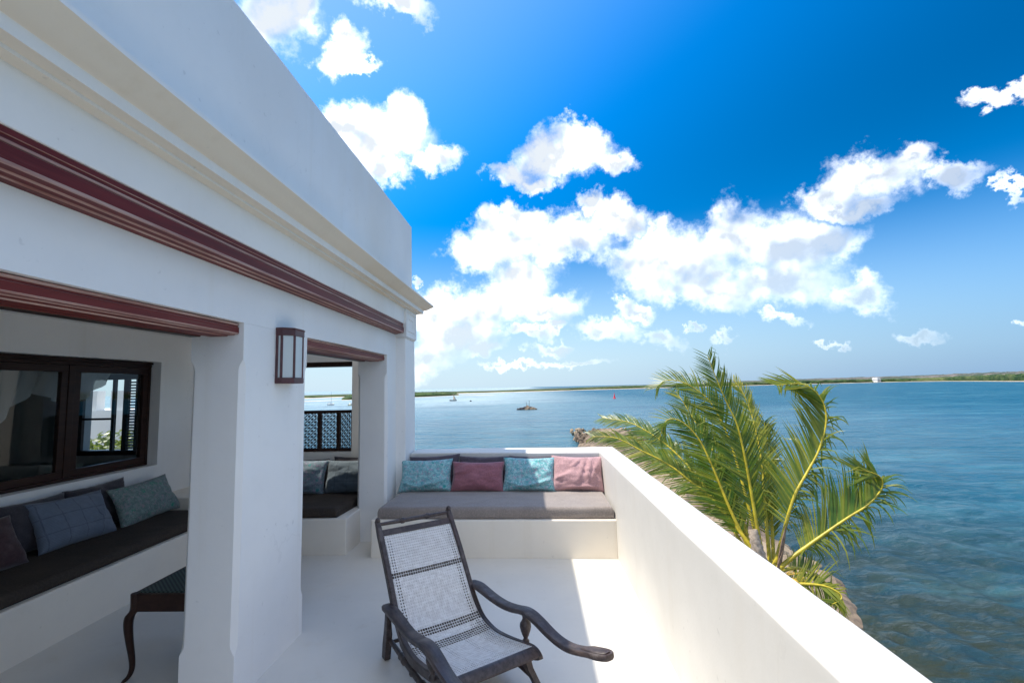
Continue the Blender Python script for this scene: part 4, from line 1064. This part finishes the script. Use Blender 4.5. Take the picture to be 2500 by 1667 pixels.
# white yacht seen through the sea window
ya = thing('yacht', 'white yacht with a bare mast, seen through the lattice window', 'sailboat', (-139.3, 334, ZW), R(70))
hull(7.0, 2.4, .95, BOATW, ya)
mb = MB(); mb.rings([[(-1.6, -.8, .9), (1.4, -.6, .9), (1.4, .6, .9), (-1.6, .8, .9)], [(-1.4, -.65, 1.45), (.9, -.5, 1.45), (.9, .5, 1.45), (-1.4, .65, 1.45)]]); mb.build('cabin', BOATW, ya, local=True)
mb = MB(); mb.tube([(.6, 0, .9), (.6, 0, 9.6)], [.07, .05], 8); mb.build('mast', IRON, ya, local=True)
mb = MB(); mb.tube([(.6, 0, 1.9), (-2.6, 0, 1.9)], .12, 8); mb.build('boom', BOATD, ya, local=True)
mb2 = thing('motor_boat', 'small pale yellow motor boat at the right edge of the lattice window', 'boat', (-119.8, 320, ZW), R(60))
hull(5.0, 1.9, .7, YELLOWP, mb2)
mb = MB(); mb.rings([[(-.9, -.6, .6), (.8, -.5, .6), (.8, .5, .6), (-.9, .6, .6)], [(-.8, -.55, 1.7), (.3, -.45, 1.7), (.3, .45, 1.7), (-.8, .55, 1.7)]]); mb.build('cabin', BOATW, mb2, local=True)
# buoys
bb = MB(); bb.lathe([(.05, -.5), (.5, -.4), (.72, .1), (.66, .55), (.4, .85), (.1, .95)], (0, 0, 0), 16); bb = bb.build('mooring_buoy', BLACK, smooth=60); bb.location = (-44.6, 360, ZW)
tag(bb, 'round black mooring buoy floating right of the dhow', 'buoy')
rb = thing('channel_buoy', 'red conical channel buoy standing alone on the open water', 'buoy', (60.6, 355, ZW))
mb = MB(); mb.lathe([(.3, -.6), (1.15, -.4), (1.2, .35), (1.0, .55), (.75, .6)], (0, 0, 0), 16); mb.build('float', RED, rb, smooth=40, local=True)
mb = MB(); mb.lathe([(.72, .6), (.30, 2.9), (.12, 3.0), (.12, 3.4)], (0, 0, 0), 10); mb.build('tower', RED, rb, smooth=40, local=True)
mb = MB(); mb.lathe([(.05, 3.4), (.34, 3.42), (.03, 4.2)], (0, 0, 0), 10); mb.build('topmark', RED, rb, smooth=40, local=True)
# rock islet with two poles
ri = thing('rock_islet', 'low islet of dark and tan boulders with two marker poles, out on the water', 'islet', (-1.8, 212, ZW))
g = random.Random(9); protos = []
for k in range(6):
    vs, fs = lump(1.0, k+20, .75); mb = MB(); mb.add(vs, fs); me = mb.build('boulder', [DARKROCK, ROCK][k % 2], ri, local=True, smooth=45); protos.append(me)
spots = [(-3.9, .2, .55, 0), (-3.1, -.4, .75, 0), (-2.4, .5, .95, 0), (-1.6, -.3, .9, 0), (-.9, .4, 1.05, 0), (-.2, -.6, .95, 1), (.4, .5, 1.2, 1), (1.0, -.4, .95, 1), (1.6, .4, 1.15, 0), (2.2, -.3, .85, 1), (2.9, .2, .8, 1), (3.5, -.2, .6, 1), (4.0, .1, .45, 1), (-.6, 1.2, 1.1, 0), (.9, 1.2, 1.25, 0), (-1.9, -.9, .6, 0), (1.6, -1.0, .55, 1), (.2, -1.2, .6, 1)]
for i, (x, y, s, c) in enumerate(spots):
    k = (i % 3)*2+c; o = protos[k] if i < 0 else protos[k].copy(); COL.objects.link(o); o.parent = ri
    o.location = (x, y, s*.28); o.scale = (s*g.uniform(.8, 1.1), s, s*g.uniform(1.3, 1.8)); o.rotation_euler = (0, 0, g.uniform(0, 6))
for o in protos: bpy.data.objects.remove(o)
for x, h in ((-.15, 3.4), (1.05, 3.9)):
    mb = MB(); mb.tube([(x, 0, .6), (x+.04, 0, h)], .07, 6); mb.box(x-.1, x+.16, -.1, .1, h-.25, h+.08) if x > 0 else None; mb.build('marker_pole', IRON, ri, local=True)

# white villa on the far shore
vh = thing('villa', 'white villa standing on the far shore among green mangroves', 'house', (1052, 1517, ZW+2), R(35))
mb = MB(); mb.box(-13, 13, -8, 8, -1, 7.5); mb.box(-9, 10, -7, 7, 7.5, 12.5); mb.build('wall', HOUSEW, vh, local=True)
mb = MB(); mb.box(-14, 14, -9, 9, 7.3, 7.9); mb.box(-10, 11, -8, 8, 12.5, 13.2); mb.build('roof', HOUSEW, vh, local=True)
for k in range(5):
    mb = MB(); mb.box(-11+k*5, -8.5+k*5, -8.2, -7.9, 1.5, 5.5); mb.build('window', BOATD, vh, local=True)

# ------------------------------------------------------------------ coconut palm
FR = [
 ('A',[(3.07,6.80,-0.96),(3.01,6.84,-0.37),(2.94,6.90,0.49),(2.87,6.93,0.99),(2.76,6.96,1.30),(2.65,6.98,1.62),(2.54,7.00,1.99)]),
 ('B',[(3.10,6.90,-1.00),(3.04,7.11,-0.22),(2.93,7.34,0.69),(2.75,7.48,1.25),(2.54,7.56,1.50),(2.29,7.62,1.64),(2.09,7.67,1.64),(1.97,7.70,1.53)]),
 ('C',[(3.22,7.00,-1.04),(3.31,7.23,-0.43),(3.43,7.52,0.45),(3.43,7.71,1.04),(3.36,7.82,1.42),(3.25,7.90,1.65)]),
 ('C2',[(3.31,7.10,-1.08),(3.45,7.36,-0.41),(3.60,7.64,0.36),(3.65,7.80,0.84),(3.67,7.83,0.97),(3.78,7.90,0.77)]),
 ('D',[(3.08,6.90,-1.00),(3.03,7.50,-0.26),(2.92,7.98,0.45),(2.79,8.22,0.82),(2.64,8.46,1.23),(2.54,8.60,1.46)]),
 ('D2',[(3.07,6.90,-1.00),(2.81,7.12,-0.28),(2.63,7.30,0.37),(2.48,7.41,0.78),(2.26,7.49,1.03),(2.06,7.54,1.04),(1.96,7.60,0.77)]),
 ('E',[(3.04,6.85,-1.00),(2.98,7.09,-0.82),(2.84,7.66,-0.30),(2.59,8.12,0.18),(2.40,8.38,0.45),(2.22,8.57,0.63),(2.05,8.72,0.76),(1.76,8.93,0.92),(1.33,9.20,0.99)]),
 ('F',[(2.97,6.75,-1.02),(2.99,6.91,-0.74),(2.84,7.09,-0.43),(2.70,7.22,-0.23),(2.54,7.36,-0.01),(2.34,7.48,0.15),(2.16,7.59,0.31),(1.96,7.69,0.44),(1.72,7.80,0.56),(1.45,7.93,0.71),(1.27,8.00,0.76),(0.99,8.10,0.76)]),
 ('G',[(3.04,6.85,-1.04),(3.09,7.12,-0.78),(2.98,7.56,-0.39),(2.85,7.84,-0.12),(2.66,8.10,0.10),(2.32,8.38,0.22),(2.01,8.68,0.48),(1.75,8.90,0.69)]),
 ('H',[(3.19,6.90,-1.00),(3.37,6.95,-0.56),(3.60,7.00,-0.01),(3.82,7.04,0.31),(4.02,7.07,0.60),(4.16,7.10,0.92),(4.20,7.12,1.15),(4.16,7.14,1.34),(4.03,7.16,1.50),(3.86,7.17,1.56),(3.58,7.20,1.54)]),
 ('I',[(3.15,6.75,-0.90),(3.44,6.73,-0.67),(3.85,6.69,-0.37),(4.13,6.67,-0.18),(4.35,6.65,-0.04),(4.50,6.64,0.11),(4.56,6.63,0.23),(4.52,6.62,0.34),(4.35,6.61,0.41),(4.19,6.60,0.43)]),
 ('J',[(3.26,7.00,-1.01),(3.63,7.17,-1.00),(3.96,7.32,-1.13),(4.22,7.46,-1.33),(4.47,7.60,-1.56)]),
 ('K',[(3.09,6.70,-1.06),(3.36,6.57,-0.98),(3.60,6.46,-0.96),(3.72,6.39,-1.00),(3.76,6.36,-1.05),(3.71,6.33,-1.09),(3.61,6.30,-1.11)]),
]
palm = thing('coconut_palm', 'young coconut palm just outside the terrace wall, fronds blown left by the wind', 'palm tree', (2.75, 7.6, -7.6))
WIND = Vector((-1, .25, .12)).normalized(); GRAV = Vector((0, 0, -1))
# per frond: leaflet length, droop of the lee and windward sides, yellowness
FS = {'A': (.62, .2, .8, .10), 'B': (.66, .15, .55, .02), 'C': (.45, .3, .9, .5), 'C2': (.5, .7, 1.5, .2), 'D': (.66, .15, .5, .18), 'D2': (.6, .5, .7, .02), 'E': (.55, .5, .6, .02), 'F': (.52, .6, .5, .12), 'G': (.42, .5, .6, .7), 'H': (.74, .04, 1.8, .22), 'I': (.80, .03, 2.2, .18), 'J': (.5, .6, 1.5, 0.), 'K': (.42, .7, .9, .3)}
def frond(key, pts):
    Lf, dl, dw, yel = FS[key]; rnd = random.Random(key); pts = spline(pts, 8)
    d = [0]
    for a, b in zip(pts, pts[1:]): d.append(d[-1]+(b-a).length)
    tot = d[-1]
    def at(s):
        x = s*tot; i = min(max(0, int(np.searchsorted(d, x))-1), len(pts)-2); t = (x-d[i])/max(1e-6, d[i+1]-d[i])
        return pts[i].lerp(pts[i+1], t), (pts[min(i+2, len(pts)-1)]-pts[max(0, i-1)]).normalized()
    mb = MB(); n = 46; rad = [.034*(1-.86*(k/n)**.75)*(1.35 if k < 3 else 1) for k in range(n+1)]
    mb.tube([at(k/n)[0] for k in range(n+1)], rad, 8)
    fo = mb.build('frond', RACHIS, palm, smooth=60)
    V, Fc, T = [], [], []
    N0 = Vector((-.25, -.75, .55)).normalized()
    cl_ph = rnd.uniform(0, 50); s = .20 if key not in 'K' else .1
    while s < 1.0:
        p, t = at(s); side0 = t.cross(N0)
        if side0.length < .2: side0 = t.orthogonal()
        side0.normalize()
        env = min(1, max(.15, (s-.12)/.22))**.7*(1-.62*max(0, (s-.55)/.45)**1.5)
        for sg in (-1, 1):
            if rnd.random() < .04: continue
            sd = side0*sg; lee = sd.dot(WIND) > 0
            ln = Lf*env*rnd.uniform(.8, 1.1)
            fwd = .55+.75*s
            cn = mnoise.noise(Vector((s*16, cl_ph+sg*7, 0)))
            if cn > .45 and rnd.random() < .6: continue
            if lee: dr = (sd*.95+t*(fwd+.5*cn)+N0*(rnd.uniform(-.05, .15)+.35*cn)).normalized()
            elif key in 'HIJK': dr = (sd*rnd.uniform(.2, .8)+t*rnd.uniform(-.1, .7)-N0*rnd.uniform(-.1, .8)+Vector((rnd.gauss(0, .15), rnd.gauss(0, .15), rnd.gauss(0, .15)))).normalized(); ln *= rnd.uniform(.3, .68)
            else: dr = (sd*.62+t*(.85+.4*cn)+N0*rnd.uniform(-.2, .15)).normalized(); ln *= .85
            seg = 5; q = p.copy(); w0 = (.0150 if key in 'HI' else .0125)*rnd.uniform(.8, 1.2)*min(1.0, .55+env*.5)
            wind = rnd.uniform(.15, .40) if lee else rnd.uniform(.1, .4) if key in 'HIJK' else rnd.uniform(.25, .7); grav = (dl if lee else dw)*rnd.uniform(.45, 1.1)
            torn = rnd.random() < (.10 if lee else .35); tint = min(1, max(0, yel+.06+rnd.gauss(0, .22)+(.35 if rnd.random() < .05 else 0)))
            b = len(V)
            for k in range(seg+1):
                f = k/seg
                ww = w0*(.55+.9*f if f < .25 else .775*(1-((f-.25)/.75)**1.8)+.03)
                e = dr.cross(N0+Vector((rnd.uniform(-.1, .1), 0, 0))); e = e.normalized() if e.length > .1 else dr.orthogonal().normalized()
                V.append(q-e*ww); V.append(q+e*ww); tv = min(1, tint+.25*max(0, f-.75)*4*(.5 if rnd.random() < .4 else .1)); T += [tv, tv]
                if k < seg:
                    Fc.append((b+2*k, b+2*k+1, b+2*k+3, b+2*k+2))
                    q = q+dr*(ln/seg)
                    dr = (dr+WIND*wind*.34*(f+.25)+GRAV*grav*.34*(f+.2)+(GRAV*.9 if torn and k == 2 else Vector())).normalized()
        s += (.0068 if key in 'HI' else .0088)*rnd.uniform(.8, 1.2)*3/max(1.5, tot)
    me = bpy.data.meshes.new('leaflets'); me.from_pydata([tuple(v) for v in V], [], Fc); me.materials.append(LEAFLET)
    a = me.attributes.new('tint', 'FLOAT', 'POINT'); a.data.foreach_set('value', T)
    me.polygons.foreach_set('use_smooth', [True]*len(me.polygons))
    o = bpy.data.objects.new('leaflets', me); link(o, fo); o.matrix_parent_inverse = world_of(fo).inverted(); o['kind'] = 'stuff'
for k, p in FR: frond(k, p)
cb = Vector((3.12, 6.85, -1.1))
mb = MB(); path = spline([(2.75, 7.6, -7.7), (2.78, 7.5, -6), (2.85, 7.3, -4), (2.98, 7.05, -2.4), (3.10, 6.88, -1.3), (3.13, 6.86, -.95)], 10)
mb.tube(path, [.19-.05*i/len(path)+.012*math.sin(i*2.1) for i in range(len(path))], 14); mb.build('trunk', TRUNK, palm, smooth=60)
# fibrous sheath and petiole bases
mb = MB(); P = spline([(3.08, 6.78, -1.15), (3.045, 6.76, -.95), (2.995, 6.78, -.72), (2.955, 6.80, -.52), (2.94, 6.83, -.38)], 5)
mb.tube(P, [.10-.045*i/len(P)+.008*math.sin(i*3) for i in range(len(P))], 12); mb.build('sheath', SHEATH, palm, smooth=60, noise=.012)
for pts, r in (([(3.20, 6.78, -1.05), (3.24, 6.76, -.75), (3.30, 6.76, -.50), (3.36, 6.78, -.32)], [.045, .06, .05, .01]), ([(3.16, 6.72, -1.08), (3.17, 6.68, -.82), (3.24, 6.66, -.60)], [.04, .045, .01])):
    mb = MB(); P = spline(pts, 5); mb.tube(P, list(np.interp(np.linspace(0, 1, len(P)), np.linspace(0, 1, len(r)), r)), 10, flat=.4); mb.build('spathe', SPATHE, palm, smooth=60)
g = random.Random(4)
mb = MB()
for k in range(26):
    p0 = Vector((3.20, 6.68, -.98)); p1 = p0+Vector((g.uniform(-.02, .30), g.uniform(-.12, .06), g.uniform(-.12, .14))); mb.tube([p0, (p0+p1)/2+Vector((0, 0, .03)), p1], [.007, .006, .004], 5)
mb.build('flower_stalk', COCO, palm)
for k in range(9):
    p = Vector((3.20, 6.66, -.97))+Vector((g.uniform(0, .26), g.uniform(-.10, .04), g.uniform(-.08, .11))); r = g.uniform(.03, .058)
    mb = MB(); mb.lathe([(.004, -r), (r*.7, -r*.75), (r, -.1*r), (r*.8, .65*r), (.004, r)], p, 10); mb.build('coconut', COCO, palm, smooth=60)

# ------------------------------------------------------------------ beyond the bedroom's far window
nh = thing('neighbour_house', 'pale neighbouring house seen faintly through the brown window', 'house', (-13.5, 15.2, -8.2))
mb = MB(); mb.box(-17.5, -9.5, 14.6, 17, -8.2, 1.15); mb.build('wall', HOUSEW, nh)
for k in range(9):
    mb = MB(); mb.box(-17.3+k*.85, -16.9+k*.85, 14.65, 14.95, 1.15, 1.75); mb.build('battlement', HOUSEW, nh)
def shrub(label, loc, rad, n, seed):
    root = thing('shrub', label, 'shrub', loc); g = random.Random(seed); V, Fc, T = [], [], []
    for k in range(n):
        d = Vector((g.gauss(0, 1), g.gauss(0, 1), g.gauss(0, 1))).normalized()*rad*g.random()**.4; d.z = abs(d.z)*1.1+.3; a = Vector((g.gauss(0, 1), g.gauss(0, 1), g.gauss(0, 1))).normalized(); b = a.orthogonal().normalized()
        s = g.uniform(.05, .10); i = len(V); V += [d-a*s, d+b*s*.4, d+a*s, d-b*s*.4]; Fc.append((i, i+1, i+2, i+3)); t = g.random()*.5; T += [t]*4
    me = bpy.data.meshes.new('foliage'); me.from_pydata([tuple(v) for v in V], [], Fc); me.materials.append(SHRUB); a = me.attributes.new('tint', 'FLOAT', 'POINT'); a.data.foreach_set('value', T)
    o = bpy.data.objects.new('foliage', me); link(o, root)
    mb = MB(); mb.tube([(0, 0, 0), (.05, 0, rad*.6)], [.06, .03], 6)
    for k in range(5): mb.tube([(0, 0, .1), (g.uniform(-.5, .5)*rad, g.uniform(-.5, .5)*rad, rad*.9)], [.03, .01], 5)
    mb.build('stem', TRUNK, root, local=True)
mb = MB(); mb.box(-20, -6.0, 8.5, 14, -8.4, -.6); tag(mb.build('garden_terrace', ROCK), kind='structure')
shrub('green leafy shrub seen through the brown window', (-8.3, 9.8, -.6), 1.15, 2600, 3)
